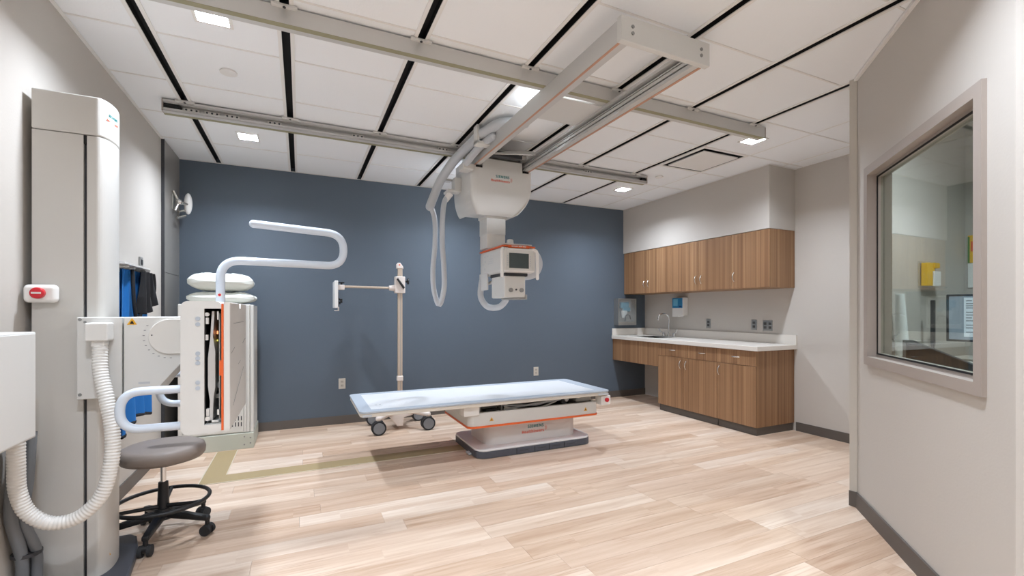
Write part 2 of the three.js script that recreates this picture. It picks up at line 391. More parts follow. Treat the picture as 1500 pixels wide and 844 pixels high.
// ---- air diffuser, ceiling discs
{
  const [x0, x1, z0, z1] = diffuserCell.b, cx = (x0 + x1) / 2, cz = (z0 + z1) / 2;
  const t = thing('air_diffuser', 'square white plaque air diffuser with dark slot in ceiling', 'vent', [cx, H, cz]);
  part('frame', [bx(x0, x1, H - 0.003, H + 0.003, z0, z0 + 0.03), bx(x0, x1, H - 0.003, H + 0.003, z1 - 0.03, z1), bx(x0, x0 + 0.03, H - 0.003, H + 0.003, z0 + 0.03, z1 - 0.03), bx(x1 - 0.03, x1, H - 0.003, H + 0.003, z0 + 0.03, z1 - 0.03)], M.grid, t);
  part('back_pan', [bx(x0, x1, H + 0.07, H + 0.08, z0, z1), bx(x0, x0 + 0.005, H, H + 0.07, z0, z1), bx(x1 - 0.005, x1, H, H + 0.07, z0, z1), bx(x0, x1, H, H + 0.07, z0, z0 + 0.005), bx(x0, x1, H, H + 0.07, z1 - 0.005, z1)], M.dark, t);
  part('plaque', bx(cx - 0.235, cx + 0.235, H - 0.012, H, cz - 0.235, cz + 0.235, 0.004), M.grid, t);
}
for (const [x, z, r, w] of [[-0.42, -3.44, 0.05, 'round white sprinkler cover plate in ceiling above wall stand'], [3.74, -4.04, 0.045, 'round white sprinkler cover plate in ceiling beside far rail end']]) {
  const t = thing('sprinkler_cover', w, 'sprinkler', [x, H, z]);
  part('cover_disc', [disc(V(x, H - 0.006, z), r, 0.006, 'y', 32)], M.grid, t); part('collar', disc(V(x, H - 0.001, z), r * 0.9, 0.008, 'y', 32), M.grid, t);
}
// ---- L-shaped duct cover in the floor
{
  const t = thing('floor_duct_cover', 'tan L-shaped duct cover strip set into the plank floor', 'floor strip', [-0.6, 0, -4.15]);
  const a = [-0.69, -0.535, 4.06, 4.95], top = 1.40;
  part('cover_plate', prism([[a[0], 4.06], [top, 4.06], [top, 4.235], [a[1], 4.235], [a[1], 4.95], [a[0], 4.95]], 0.003, 'xz', 0.0), M.duct, t);
  part('edge_strip', [bx(a[0] - 0.008, top, 0, 0.0045, -4.06, -4.052), bx(a[1], a[1] + 0.008, 0, 0.0045, -4.95, -4.235), bx(a[0] - 0.008, a[0], 0, 0.0045, -4.95, -4.052)], M.ductEdge, t);
}

// ================================================================ CEILING RAILS AND BRIDGE
function ceilingRail(label, x0, x1, z0, z1, inward) {     // inward = side with the open channel
  const t = thing('ceiling_rail', label, 'rail', [x0, 2.755, (z0 + z1) / 2], 'ceiling rails of the tube crane');
  const y0 = 2.752, y1 = 2.838, flat = inward > 0 ? z0 : z1, open = inward > 0 ? z1 : z0, s = inward;
  const B = (y, Y, a, b) => bx(x0, x1, y, Y, flat + s * a, flat + s * b), wd = z1 - z0;
  part('profile', [B(y0, y1, 0, 0.03), B(y1 - 0.018, y1, 0.03, wd), B(y1 - 0.026, y1 - 0.021, 0.03, wd), B(y0 + 0.010, y0 + 0.024, 0.03, wd), B(y0 + 0.003, y0 + 0.010, 0.03, wd - 0.006), B(y0, y0 + 0.003, 0.03, wd)], M.alu, t);
  part('groove_strip', bx(x0, x1, y0 - 0.002, y0 + 0.001, flat + s * 0.001, flat + s * 0.036), M.olive, t, 'olive strip under the rail');
  for (const x of [x0, x1]) part('end_cap', bx(x - 0.004, x + 0.004, y0, y1, z0 - 0.002, z1 + 0.002), M.greige, t);
  const spots = inward > 0 ? [0.17, 0.3, 0.43, 0.72, 1.35, 2.1, 2.9, 3.7] : [];
  for (const d of spots) { if (x0 + d > x1 - 0.2) continue;
    const b = part('joint_block', bx(x0 + d - 0.05, x0 + d + 0.05, y0 + 0.026, y0 + 0.056, flat + s * 0.03, flat + s * 0.05, 0.004), M.whiteSoft, t);
    for (const e of [-0.032, 0, 0.032]) part('bolt', disc(V(x0 + d + e, y0 + 0.041, flat + s * 0.051), 0.007, 0.004, 'z', 10), M.dark, b); }
  if (inward > 0) part('end_buffer', bx(x0 + 0.005, x0 + 0.11, y0 + 0.026, y0 + 0.058, flat + s * 0.03, open - s * 0.004, 0.008), M.black, t);
  if (inward > 0) part('end_buffer', bx(x1 - 0.07, x1 - 0.005, y0 + 0.026, y0 + 0.058, flat + s * 0.03, open - s * 0.004, 0.008), M.black, t);
  for (let k = 0; k < 7; k++) { const x = SX(k); if (x < x0 || x > x1) continue;
    const h = part('hanger_plate', bx(x - 0.06, x + 0.06, H - 0.018, H - 0.003, z0 - 0.014, z1 + 0.02, 0.003), M.white, t);
    part('screw', disc(V(x, H - 0.019, z1 + 0.012), 0.008, 0.004, 'y', 10), M.dark, h); }
  return t;
}
ceilingRail('long aluminium ceiling rail with flat face and olive underside strip', -0.93, 3.53, -2.645, -2.57, -1);
ceilingRail('long aluminium ceiling rail with open channel, nearer the blue wall', -0.905, 3.57, -4.13, -4.05, 1);
{
  const y0 = 2.64, y1 = 2.75, zn = -1.84, zf = -4.42;
  const t = thing('crane_bridge', 'pair of aluminium beams with white end plate crossing under ceiling rails', 'crane bridge', [1.72, 2.64, -3.0]);
  // left beam: flat outer side
  part('beam', [bx(1.434, 1.452, y0, y1, zf, zn), bx(1.452, 1.494, y0, y0 + 0.016, zf, zn), bx(1.452, 1.494, y1 - 0.016, y1, zf, zn), bx(1.452, 1.494, y0 + 0.045, y0 + 0.055, zf, zn)], M.alu, t);
  part('contact_strip', bx(1.436, 1.45, y0 - 0.003, y0, zf, zn), M.copper, t, 'copper-coloured strip');
  // right beam: open channel faces the left beam
  part('beam', [bx(1.986, 2.004, y0, y1, zf, zn), bx(1.944, 1.986, y0, y0 + 0.022, zf, zn), bx(1.938, 1.986, y1 - 0.02, y1, zf, zn), bx(1.95, 1.986, y0 + 0.036, y0 + 0.056, zf, zn), bx(1.955, 1.986, y0 + 0.066, y0 + 0.074, zf, zn)], M.alu, t);
  part('contact_strip', bx(1.985, 2.002, y0 - 0.003, y0, zf, zn), M.copper, t, 'copper-coloured strip');
  const e = part('end_plate', bx(1.43, 2.03, y0 - 0.004, y1 + 0.012, zn, zn + 0.035, 0.004), M.white, t, 'white end plate');
  for (const [x, y] of [[1.5, 2.715], [1.5, 2.682], [1.965, 2.715], [1.965, 2.682]]) part('bolt', disc(V(x, y, zn + 0.037), 0.009, 0.005, 'z', 14), M.grey, e);
  part('cross_plate', bx(1.452, 1.986, 2.746, 2.75, -3.02, -2.66, 0.002), M.white, t, 'white cover plate between the beams');
  part('rear_plate', bx(1.43, 2.03, y0, y1, zf - 0.02, zf, 0.004), M.white, t);
  for (const [a, b] of [[-2.86, -2.66], [-4.04, -3.92]]) part('carriage_truck', bx(1.44, 2.0, 2.7505, 2.765, a, b, 0.004), M.whiteSoft, t);
}
// ================================================================ X-RAY TUBE SUSPENSION
{
  const t = thing('tube_suspension', 'ceiling-hung white x-ray tube head on telescopic column with touch screen', 'x-ray tube', [1.69, 1.42, -4.1]);
  // bowl-shaped trolley cover
  let tc = new THREE.BoxGeometry(0.632, 0.45, 0.52, 24, 24, 16); {
    const p = tc.attributes.position;
    for (let i = 0; i < p.count; i++) {
      let x = p.getX(i) / 0.316, y = 2.2 + (p.getY(i) + 0.225) * 0.967, z = p.getZ(i) / 0.26;
      const f = (z + 1) / 2, t = Math.max(0, (2.455 - y) / 0.27), round = Math.sqrt(Math.max(0, 1 - t * t));
      const sx = x > 0 ? 1 - (0.2 + 0.42 * f) * Math.pow(t, 1.7) : 1 - (0.18 + 0.22 * f) * (1 - round) - 0.03 * t;
      const cx = Math.max(0, Math.abs(x) - 0.86) / 0.14, cz = Math.max(0, Math.abs(z) - 0.86) / 0.14, cr = Math.hypot(cx, cz);   // round the upright corners
      if (cr > 1) { x = Math.sign(x) * (0.86 + 0.14 * cx / cr); z = Math.sign(z) * (0.86 + 0.14 * cz / cr); }
      y += (1 - f) * 0.07 * t * t;
      p.setXYZ(i, 1.7165 + x * 0.316 * sx, y, -4.17 + z * 0.26 - 0.1 * f * (1 - round));
    }
    tc.deleteAttribute('normal'); tc.deleteAttribute('uv'); tc = mergeVertices(tc, 1e-4); tc.computeVertexNormals(); tc = toCreasedNormals(tc, 0.7); tc.setAttribute('uv', new THREE.BufferAttribute(new Float32Array(tc.attributes.position.count * 2), 2));
  }
  const cover = part('trolley_cover', tc, M.white, t);
  part('front_tongue', bx(1.515, 1.925, 2.6, 2.712, -3.94, -3.912, 0.006), M.white, cover);
  for (const [a, b] of [[1.45, 1.515], [1.925, 1.99]]) part('notch_seal', bx(a, b, 2.618, 2.637, -3.914, -3.906, 0.002), M.black, cover, 'black beam notch');
  part('trolley_frame', [bx(1.5, 1.93, 2.64, 2.73, -4.4, -3.95)], M.aluDark, t);
  part('roller_bar', rod(V(1.50, 2.745, -3.86), V(1.935, 2.745, -3.86), 0.022), M.steel, t);
  const plate = bx(-0.21, 0.21, -0.003, 0.003, -0.09, 0.09, 0.002); plate.rotateX(0.5); plate.rotateY(-0.35); plate.translate(1.72, 2.725, -3.72);
  part('tilted_cover_plate', plate, M.white, t);
  part('trolley_electronics', [bx(1.56, 1.86, 2.70, 2.735, -3.84, -3.78, 0.004), rod(V(1.58, 2.74, -3.8), V(1.82, 2.74, -3.78), 0.012), rod(V(1.6, 2.73, -3.765), V(1.85, 2.735, -3.75), 0.008)], M.dark, t);
  brandMark(cover, V(1.60, 2.545, -3.9095), 0.19, V(1, 0, 0), V(0, 0, 1));
  // telescopic column
  part('column_collar', bx(1.585, 1.805, 2.185, 2.23, -4.215, -3.995, 0.012), M.white, t);
  part('column_section', bx(1.597, 1.793, 2.03, 2.2, -4.203, -4.007, 0.008), M.white, t);
  part('column_section', bx(1.60, 1.79, 1.9, 2.08, -4.2, -4.01, 0.008), M.whiteSoft, t);
  // tube head
  const head = part('tube_housing', bx(1.598, 1.92, 1.64, 1.872, -4.2, -3.64, 0.035, 3), M.white, t);
  part('orange_band', bx(1.5965, 1.9215, 1.866, 1.88, -4.2, -3.637, 0.006, 2), M.orange, head, 'orange band around the top');
  part('band_label', bx(1.65, 1.855, 1.857, 1.88, -3.638, -3.628, 0.002), M.orange, head);
  part('band_print', [[1.68, 0.06], [1.748, 0.035], [1.79, 0.03]].map(([x, w]) => bx(x, x + w, 1.868, 1.876, -3.6285, -3.6272)), M.white, head);
  part('top_lid', bx(1.62, 1.9, 1.886, 1.9, -4.18, -3.66, 0.008), M.white, head);
  part('turn_knob', [rod(V(1.735, 1.89, -3.78), V(1.735, 1.945, -3.78), 0.036, 0.03, 20), ball(V(1.735, 1.945, -3.78), 0.03, 1, 0.4, 1)], M.white, t);
  const dome = new THREE.CylinderGeometry(0.155, 0.155, 0.16, 40); dome.rotateX(Math.PI / 2); dome.translate(1.965, 1.755, -3.95);
  const domeFace = ball(V(1.965, 1.755, -3.87), 0.155, 1, 1, 0.3, 28);
  part('tube_end_dome', [dome, domeFace], M.greyTube, t, 'translucent grey round tube end');
  const dpl = []; for (const y of [1.78, 1.76, 1.74]) dpl.push(bx(1.5965, 1.598, y, y + 0.004, -3.98 + (y - 1.74), -3.86));
  for (const [y, z] of [[1.815, -4.06], [1.815, -3.98], [1.70, -4.06], [1.77, -4.05], [1.745, -4.1]]) dpl.push(disc(V(1.5975, y, z), 0.008, 0.002, 'x', 14));
  part('side_symbols', dpl, M.greyTube, head);
  // touch panel
  const panel = part('control_panel', bx(1.592, 1.9, 1.643, 1.85, -3.65, -3.592, 0.02, 3), M.gloss, t);
  part('bezel', bx(1.61, 1.878, 1.655, 1.836, -3.595, -3.588, 0.008), M.white, panel);
  part('touch_screen', bx(1.638, 1.828, 1.675, 1.806, -3.59, -3.586), M.screen, panel, 'dark grey touch screen');
  part('panel_buttons', [1.695, 1.715, 1.735, 1.755, 1.775].flatMap(y => [bx(1.618, 1.63, y, y + 0.01, -3.589, -3.587), bx(1.838, 1.85, y, y + 0.01, -3.589, -3.587)]), M.greyTube, panel);
  for (const [x, k] of [[1.562, 1.605], [1.905, 1.59]]) part('handle', tube(bentPath([V(x + (x < 1.7 ? 0.05 : -0.05), 1.842, -3.64), V(x, 1.842, -3.575), V(x, k, -3.57)], 0.05), 0.015, 40, 12, true), M.gloss, t);
  // collimator
  const col = part('collimator', bx(1.622, 1.832, 1.42, 1.612, -3.95, -3.66, 0.01), M.white, t);
  for (const x of [1.685, 1.79]) part('knob', disc(V(x, 1.487, -3.652), 0.019, 0.014, 'z'), M.grey, col, 'grey knob');
  part('lamp_button', disc(V(1.738, 1.492, -3.656), 0.008, 0.01, 'z'), M.dark, col);
  part('guide_rail', [bx(1.70, 1.84, 1.405, 1.418, -3.9, -3.655, 0.003), bx(1.826, 1.845, 1.405, 1.45, -3.93, -3.65, 0.003)], M.aluDark, col);
  part('swivel_plate', bx(1.63, 1.86, 1.612, 1.642, -4.0, -3.67, 0.006), M.dark, t);
  part('hose_bracket', bx(1.594, 1.612, 1.5, 1.66, -4.2, -4.0, 0.006), M.white, t);
  part('bracket_arm', rod(V(1.61, 1.55, -4.1), V(1.7, 1.6, -3.95), 0.014), M.white, t);
  part('head_hose', tube(spline([[1.63, 1.66, -4.17], [1.607, 1.55, -4.18], [1.602, 1.43, -4.17], [1.65, 1.345, -4.12], [1.73, 1.34, -4.03], [1.77, 1.40, -3.96], [1.76, 1.46, -3.9]]), 0.03, 60, 14), M.greyTube, t, 'light grey hose loop');
  // feed hoses along the bridge
  part('supply_hose', tube(spline([[1.62, 2.80, -3.25], [1.45, 2.79, -3.32], [1.375, 2.775, -3.5], [1.335, 2.745, -3.8], [1.29, 2.69, -4.08], [1.22, 2.55, -4.27], [1.175, 2.42, -4.32], [1.135, 2.31, -4.33]]), 0.042, 90, 16, true), M.greyTube, t, 'thick grey supply hose');
  part('supply_hose', tube(spline([[1.42, 2.72, -3.42], [1.40, 2.715, -3.55], [1.375, 2.68, -3.74], [1.345, 2.62, -3.9]]), 0.032, 40, 14, true), M.greyTube, t, 'short grey supply hose');
  part('hose_clip', [bx(1.315, 1.34, 2.69, 2.84, -3.6, -3.52, 0.004), bx(1.315, 1.434, 2.68, 2.71, -3.6, -3.52, 0.004)], M.white, t);
  part('hose_socket', bx(1.315, 1.42, 2.575, 2.63, -4.0, -3.87, 0.01), M.white, t);
  part('clamp_box', [bx(1.335, 1.40, 2.44, 2.58, -4.28, -4.17, 0.006), bx(1.27, 1.335, 2.44, 2.462, -4.33, -4.17, 0.004), bx(1.27, 1.335, 2.56, 2.58, -4.33, -4.25, 0.004)], M.white, t);
  part('cable_gland', rod(V(1.315, 2.44, -4.25), V(1.27, 2.37, -4.27), 0.034, 0.028), M.gloss, t);
  part('hanging_hose', tube(spline([[1.3, 2.42, -4.26], [1.262, 2.36, -4.26], [1.238, 2.2, -4.25], [1.235, 1.95, -4.25], [1.252, 1.7, -4.25], [1.25, 1.5, -4.25], [1.21, 1.36, -4.27], [1.168, 1.5, -4.3], [1.16, 1.7, -4.31], [1.18, 1.95, -4.31], [1.178, 2.2, -4.32], [1.14, 2.33, -4.33]]), 0.025, 140, 14), M.greyTube, t, 'light grey hanging hose loop');
}
// ================================================================ PATIENT TABLE
{
  const t = thing('patient_table', 'low white x-ray table with orange stripe and dark plinth', 'table', [2.0, 0, -4.07]);
  // top
  const rim = roundRect(0.41, 2.745, 3.63, 4.47, 0.05);
  part('tabletop_rim', prism(rim, 0.016, 'xz', 0.514, [roundRect(0.505, 2.62, 3.705, 4.40, 0.004, THREE.Path)], 0.003), M.tableRim, t, 'blue-grey rim');
  const top = part('tabletop', bx(0.505, 2.62, 0.506, 0.527, -4.40, -3.705), M.tableTop, t, 'white flat table surface');
  part('corner_symbols', [bx(0.555, 0.575, 0.527, 0.5275, -3.90, -3.87), bx(0.59, 0.605, 0.527, 0.5275, -3.90, -3.87), bx(0.56, 0.61, 0.527, 0.5275, -3.835, -3.83)], M.greyTube, top);
  part('side_rail', prism(roundRect(0.415, 2.74, 3.635, 4.465, 0.05), 0.03, 'xz', 0.484, [], 0.004), M.tableSide, t, 'beige metal side rail');
  part('rail_clips', [bx(0.43, 0.5, 0.487, 0.505, -3.634, -3.628, 0.002), bx(2.6, 2.72, 0.487, 0.505, -3.634, -3.628, 0.002)], M.greyTube, t);
  // shroud
  const sh = part('shroud', prism(roundRect(1.31, 2.65, 3.70, 4.44, 0.05), 0.115, 'xz', 0.3, [roundRect(1.35, 2.61, 3.74, 4.40, 0.03, THREE.Path)], 0.004), M.white, t);
  part('orange_stripe', prism(roundRect(1.305, 2.655, 3.695, 4.445, 0.052), 0.017, 'xz', 0.286), M.orange, sh, 'orange stripe');
  part('shroud_floor', bx(1.34, 2.62, 0.30, 0.32, -4.41, -3.73), M.dark, t);
  part('rear_beam', bx(1.32, 2.6, 0.32, 0.484, -4.40, -4.32), M.whiteSoft, t);
  part('end_block', bx(1.315, 1.44, 0.40, 0.484, -4.43, -3.76, 0.01), M.white, t);
  part('end_block', bx(2.46, 2.64, 0.40, 0.484, -4.43, -3.80, 0.02), M.white, t);
  part('drive_plate', [bx(1.44, 1.66, 0.33, 0.47, -4.3, -3.9), bx(1.655, 1.67, 0.33, 0.482, -3.86, -3.8)], M.aluDark, t);
  part('drive_gear', [bx(1.75, 2.4, 0.43, 0.482, -4.2, -3.86), bx(1.5, 1.62, 0.36, 0.42, -3.86, -3.78, 0.006), disc(V(2.3, 0.44, -3.80), 0.03, 0.08, 'z'), bx(1.72, 1.95, 0.465, 0.482, -3.84, -3.78)], M.dark, t);
  part('drive_bar', [rod(V(1.67, 0.41, -3.78), V(2.3, 0.455, -3.78), 0.009), rod(V(1.68, 0.44, -3.80), V(2.0, 0.42, -3.79), 0.008), rod(V(2.0, 0.42, -3.79), V(2.32, 0.47, -3.8), 0.01), disc(V(2.32, 0.455, -3.775), 0.022, 0.05, 'z')], M.greyTube, t);
  part('cable_loop', tube(spline([[1.68, 0.43, -3.79], [1.85, 0.395, -3.77], [2.05, 0.40, -3.77], [2.22, 0.44, -3.78]]), 0.008, 40, 8), M.white, t);
  part('control_pod', bx(1.26, 1.40, 0.40, 0.482, -3.80, -3.68, 0.006), M.gloss, t);
  const es = part('stop_box', bx(2.655, 2.765, 0.385, 0.475, -3.76, -3.655, 0.008), M.gloss, t);
  part('stop_button', [disc(V(2.715, 0.435, -3.648), 0.021, 0.016, 'z')], M.red, es, 'red stop button');
  for (const x of [1.52, 2.50]) { const w = part('warning_sign', prism([[x - 0.019, 0.338], [x + 0.019, 0.338], [x, 0.372]], 0.001, 'xy', -3.699), M.warn, t, 'yellow warning triangle');
    part('sign_mark', prism([[x - 0.007, 0.343], [x + 0.007, 0.343], [x, 0.36]], 0.001, 'xy', -3.6985), M.black, w); }
  // pedestal and plinth
  const ped = part('pedestal', prism(roundRect(1.53, 2.50, 3.84, 4.34, 0.11), 0.235, 'xz', 0.07), M.white, t);
  brandMark(ped, V(1.885, 0.198, -3.839), 0.235, V(1, 0, 0), V(0, 0, 1));
  part('plinth_cap', prism(roundRect(1.402, 2.598, 3.728, 4.43, 0.1), 0.018, 'xz', 0.062, [], 0.006), M.silver, t, 'silver plinth cap');
  const pl = part('plinth', prism(roundRect(1.40, 2.60, 3.725, 4.433, 0.1), 0.06, 'xz', 0.003, [], 0.003), M.plinth, t, 'charcoal plinth');
  for (const x of [1.78, 1.965, 2.12, 2.28]) { const p = part('plinth_panel', bx(x, x + 0.135, 0.01, 0.056, -3.727, -3.722, 0.003), M.plinth, pl); part('panel_seam', bx(x - 0.006, x - 0.002, 0.006, 0.06, -3.7255, -3.7235), M.black, pl); part('grip', bx(x + 0.025, x + 0.11, 0.034, 0.04, -3.7225, -3.7195, 0.001), M.dark, p); }
  part('foot_pedal', bx(1.37, 1.43, 0.006, 0.022, -3.96, -3.88, 0.006), M.greyTube, t);
}
// ================================================================ WALL STAND
const standAt = [-0.96, 0, -2.95];
{
  const t = thing('detector_stand', 'tall white detector stand with ribbed hose, grab bars and overhead arm', 'x-ray stand', standAt);
  const zN = -2.78;
  const outline = (x0, grow = 0) => {      // a = x, b = -z
    const s = new THREE.Shape(); s.moveTo(x0, -zN - grow); s.lineTo(-0.875, -zN - grow);
    s.bezierCurveTo(-0.85 + grow, -zN - grow, -0.834 + grow, 2.83, -0.834 + grow, 2.89); s.bezierCurveTo(-0.836 + grow, 2.98, -0.86, 3.045, -0.9, 3.05);
    s.lineTo(x0, 3.05); s.closePath(); return s;
  };
  const g1 = prism([[-1.1, 2.78], [-0.921, 2.78], [-0.921, 3.05], [-1.1, 3.05]], 2.08, 'xz', 0.045), g2 = prism(outline(-0.908), 2.08, 'xz', 0.045);
  const column = part('column', [g1, g2], M.column, t);
  part('slot_strip', bx(-0.93, -0.9, 0.045, 2.125, -3.03, zN - 0.012), M.dark, column, 'dark guide slot');
  part('slot_stop', bx(-0.921, -0.908, 2.085, 2.125, zN - 0.02, zN - 0.002), M.black, column);
  part('column_cap', prism(outline(-1.1, 0.002), 0.183, 'xz', 2.129, [], 0.006), M.column, t);
  const nn = V(0.93, 0, 0.37).normalize(), dx = V(0.37, 0, -0.93).normalize();
  part('upper_lettering', lettering('SIEMENS', fontBold, 0.075, V(-0.8395, 2.24, -2.82), V(0.139, 0, -0.99), V(0.99, 0, 0.139)), M.teal, t, 'teal lettering');
  part('lower_lettering', lettering('Healthineers', fontBold, 0.098, V(-0.8425, 2.216, -2.806), V(0.139, 0, -0.99), V(0.99, 0, 0.139)), M.salmon, t, 'orange lettering');
  part('base_plate', prism([[-1.12, 2.5], [-0.71, 2.5], [-0.785, 3.05], [-0.83, 3.2], [-0.87, 3.24], [-1.12, 3.24]], 0.045, 'xz', 0.0, [], 0.008), M.plinth, t, 'slate grey base plate');
  const ws = V(-0.828, 0.115, -2.87);
  const tri = prism([[-0.013, 0], [0.013, 0], [0, 0.024]], 0.001, 'xy', 0); tri.applyMatrix4(new THREE.Matrix4().makeBasis(dx, V(0, 1, 0), nn)); tri.translate(-0.843, 0.115, -2.826);
  part('warning_sign', tri, M.warn, t);
  // emergency stop
  const es = part('stop_box', bx(-1.118, -1.0, 1.338, 1.42, zN, zN + 0.04, 0.03, 4), M.gloss, t);
  part('stop_button', [disc(V(-1.062, 1.381, zN + 0.046), 0.025, 0.02, 'z', 28), ball(V(-1.062, 1.381, zN + 0.056), 0.025, 1, 1, 0.25)], M.red, es, 'red stop button');
  part('button_mark', bx(-1.078, -1.046, 1.377, 1.385, zN + 0.06, zN + 0.0635), M.white, es);
  // carriage plate
  const cp = part('carriage_plate', bx(-0.925, -0.762, 0.895, 1.272, -2.81, -2.72, 0.004), M.white, t);
  for (const y of [1.262, 0.918]) part('screw', disc(V(-0.913, y, -2.719), 0.007, 0.004, 'z', 12), M.grey, cp);
  part('screw_cap', disc(V(-0.895, 1.25, -2.719), 0.006, 0.003, 'z', 12), M.grey, cp);
  const wr = part('arm', prism([[-0.756, 1.272], [-0.47, 1.272], [-0.47, 1.12], [-0.607, 0.95], [-0.64, 0.90], [-0.756, 0.90]], 0.25, 'xy', -2.97, [], 0.004), M.white, t);
  const dial = new THREE.Shape(); dial.moveTo(-0.47, 1.262); dial.lineTo(-0.575, 1.262); dial.absarc(-0.575, 1.177, 0.085, Math.PI / 2, 1.5 * Math.PI); dial.lineTo(-0.47, 1.092);
  part('pivot_cover', prism(dial, 0.012, 'xy', -2.722, [], 0.003), M.whiteSoft, wr);
  const ticks = []; for (let k = 0; k < 10; k++) { const a = Math.PI * (0.83 + k * 0.075); ticks.push(bx(-0.575 + Math.cos(a) * 0.105 - 0.004, -0.575 + Math.cos(a) * 0.105 + 0.004, 1.177 + Math.sin(a) * 0.105 - 0.0015, 1.177 + Math.sin(a) * 0.105 + 0.0015, -2.7201, -2.719)); }
  part('dial_marks', ticks, M.text, wr); part('dial_pointer', disc(V(-0.646, 1.185, -2.709), 0.003, 0.002, 'z', 10), M.black, wr);
  const wt = part('warning_sign', prism([[-0.743, 1.24], [-0.705, 1.24], [-0.724, 1.272]].map(p => [p[0], p[1] - 0.004]), 0.001, 'xy', -2.7195), M.warn, wr, 'yellow warning triangle');
  part('sign_mark', prism([[-0.733, 1.24], [-0.715, 1.24], [-0.724, 1.257]], 0.001, 'xy', -2.719), M.black, wt);
  part('type_plate', bx(-0.70, -0.655, 0.952, 0.962, -2.7201, -2.7192), M.greyTube, wr);
  // hose and hood
  part('hose_hood', [bx(-0.872, -0.79, 1.165, 1.248, -2.72, -2.635, 0.008), bx(-0.855, -0.805, 1.14, 1.17, -2.71, -2.65, 0.006)], M.white, t);
  part('ribbed_hose', ribbed(spline([[-0.83, 1.155, -2.68], [-0.82, 1.03, -2.655], [-0.79, 0.9, -2.63], [-0.765, 0.76, -2.61], [-0.765, 0.62, -2.595], [-0.80, 0.48, -2.585], [-0.88, 0.405, -2.58], [-0.96, 0.405, -2.57], [-1.025, 0.46, -2.565], [-1.052, 0.55, -2.555], [-1.056, 0.68, -2.55], [-1.056, 0.8, -2.55]]), 0.0275, 0.0135, 0.06), M.hose, t, 'white corrugated hose');
  // detector housing
  const zn = -2.5, zf = -3.177, shell = roundRect(-0.492, -0.332, 0.737, 1.347, 0.03);
  const det = part('detector_housing', prism(shell, zn - zf, 'xy', zf, [roundRect(-0.402, -0.3345, 0.775, 1.312, 0.003, THREE.Path)], 0), M.white, t);
  part('tray_well', [bx(-0.402, -0.334, 0.775, 1.312, -3.0, -2.98), bx(-0.402, -0.4, 0.775, 1.312, -2.98, -2.515), bx(-0.3355, -0.334, 0.775, 1.312, -2.98, -2.515)], M.black, det, 'dark tray well');
  part('tray_frame', [prism([[-0.386, 0.79], [-0.373, 0.79], [-0.369, 0.90], [-0.363, 0.94], [-0.363, 1.11], [-0.372, 1.18], [-0.366, 1.30], [-0.376, 1.30], [-0.382, 1.18], [-0.392, 1.08], [-0.392, 0.95], [-0.384, 0.88]], 0.3, 'xy', -2.83)], M.alu, det, 'silver tray frame');
  part('tray_rods', [bx(-0.348, -0.343, 0.79, 1.29, -2.7, -2.53), bx(-0.37, -0.345, 0.93, 0.955, -2.66, -2.6), bx(-0.37, -0.345, 0.88, 0.90, -2.66, -2.6)], M.aluDark, det);
  part('tray_rollers', [disc(V(-0.394, 1.285, -2.525), 0.009, 0.02, 'z'), disc(V(-0.392, 0.80, -2.525), 0.01, 0.02, 'z'), bx(-0.399, -0.388, 1.24, 1.27, -2.54, -2.52), bx(-0.397, -0.386, 0.812, 0.845, -2.54, -2.52), bx(-0.401, -0.39, 1.165, 1.19, -2.54, -2.52), bx(-0.353, -0.347, 1.26, 1.3, -2.53, -2.515), bx(-0.353, -0.345, 0.815, 0.84, -2.53, -2.515), bx(-0.375, -0.35, 0.78, 0.79, -2.53, -2.52)], M.whiteSoft, det);
  part('indicator_lights', [bx(-0.365, -0.36, 1.19, 1.205, -2.6, -2.59), bx(-0.356, -0.35, 1.19, 1.205, -2.6, -2.59)], std('#ffb080', 0.4, { emissive: '#ff9a60', emissiveIntensity: 1.2 }), det, 'small glowing orange lights');
  part('indicator_lights', [bx(-0.365, -0.36, 1.155, 1.163, -2.6, -2.59), bx(-0.356, -0.35, 1.155, 1.163, -2.6, -2.59)], std('#e0dc80', 0.4, { emissive: '#d8cc50', emissiveIntensity: 0.8 }), det, 'small glowing yellow lights');
  part('orange_edge', [bx(-0.334, -0.325, 0.745, 1.335, -3.16, -2.497), bx(-0.342, -0.33, 1.0, 1.07, -2.6, -2.498)], M.orange, det, 'orange edge line');
  const fc = part('front_cover', prism([[2.495, 0.742], [3.175, 0.742], [3.175, 1.342], [2.93, 1.342], [2.91, 1.315], [2.87, 1.315], [2.85, 1.342], [2.495, 1.342]], 0.026, 'zy', -0.325, [], 0.004), M.whiteSoft, det, 'white front cover with guide lines');
  const ln = (z0, y0, z1, y1) => rod(V(-0.2985, y0, z0), V(-0.2985, y1, z1), 0.0011, 0.0011, 6);
  part('guide_lines', [ln(-2.62, 1.24, -3.05, 1.24), ln(-2.54, 1.1, -2.66, 1.12), ln(-3.0, 1.12, -3.14, 1.14), ln(-2.6, 0.84, -3.05, 0.98), ln(-2.8, 1.02, -2.9, 1.03)], M.grey, fc);
  for (const y of [1.266, 1.24, 1.106, 1.084, 1.062, 0.973, 0.947]) part('push_button', disc(V(-0.426, y, -2.499), 0.0095, 0.004, 'z', 20), M.tableRim, det, 'round blue-grey button');
  // grab bars
  for (const z of [-2.525, -3.14]) part('grab_bar', tube(bentPath([V(-0.47, 0.945, z), V(-0.715, 0.945, z), V(-0.715, 0.778, z), V(-0.47, 0.778, z)], 0.13), 0.0185, 70, 14), M.pipe, t, 'pale blue-white grab bar');
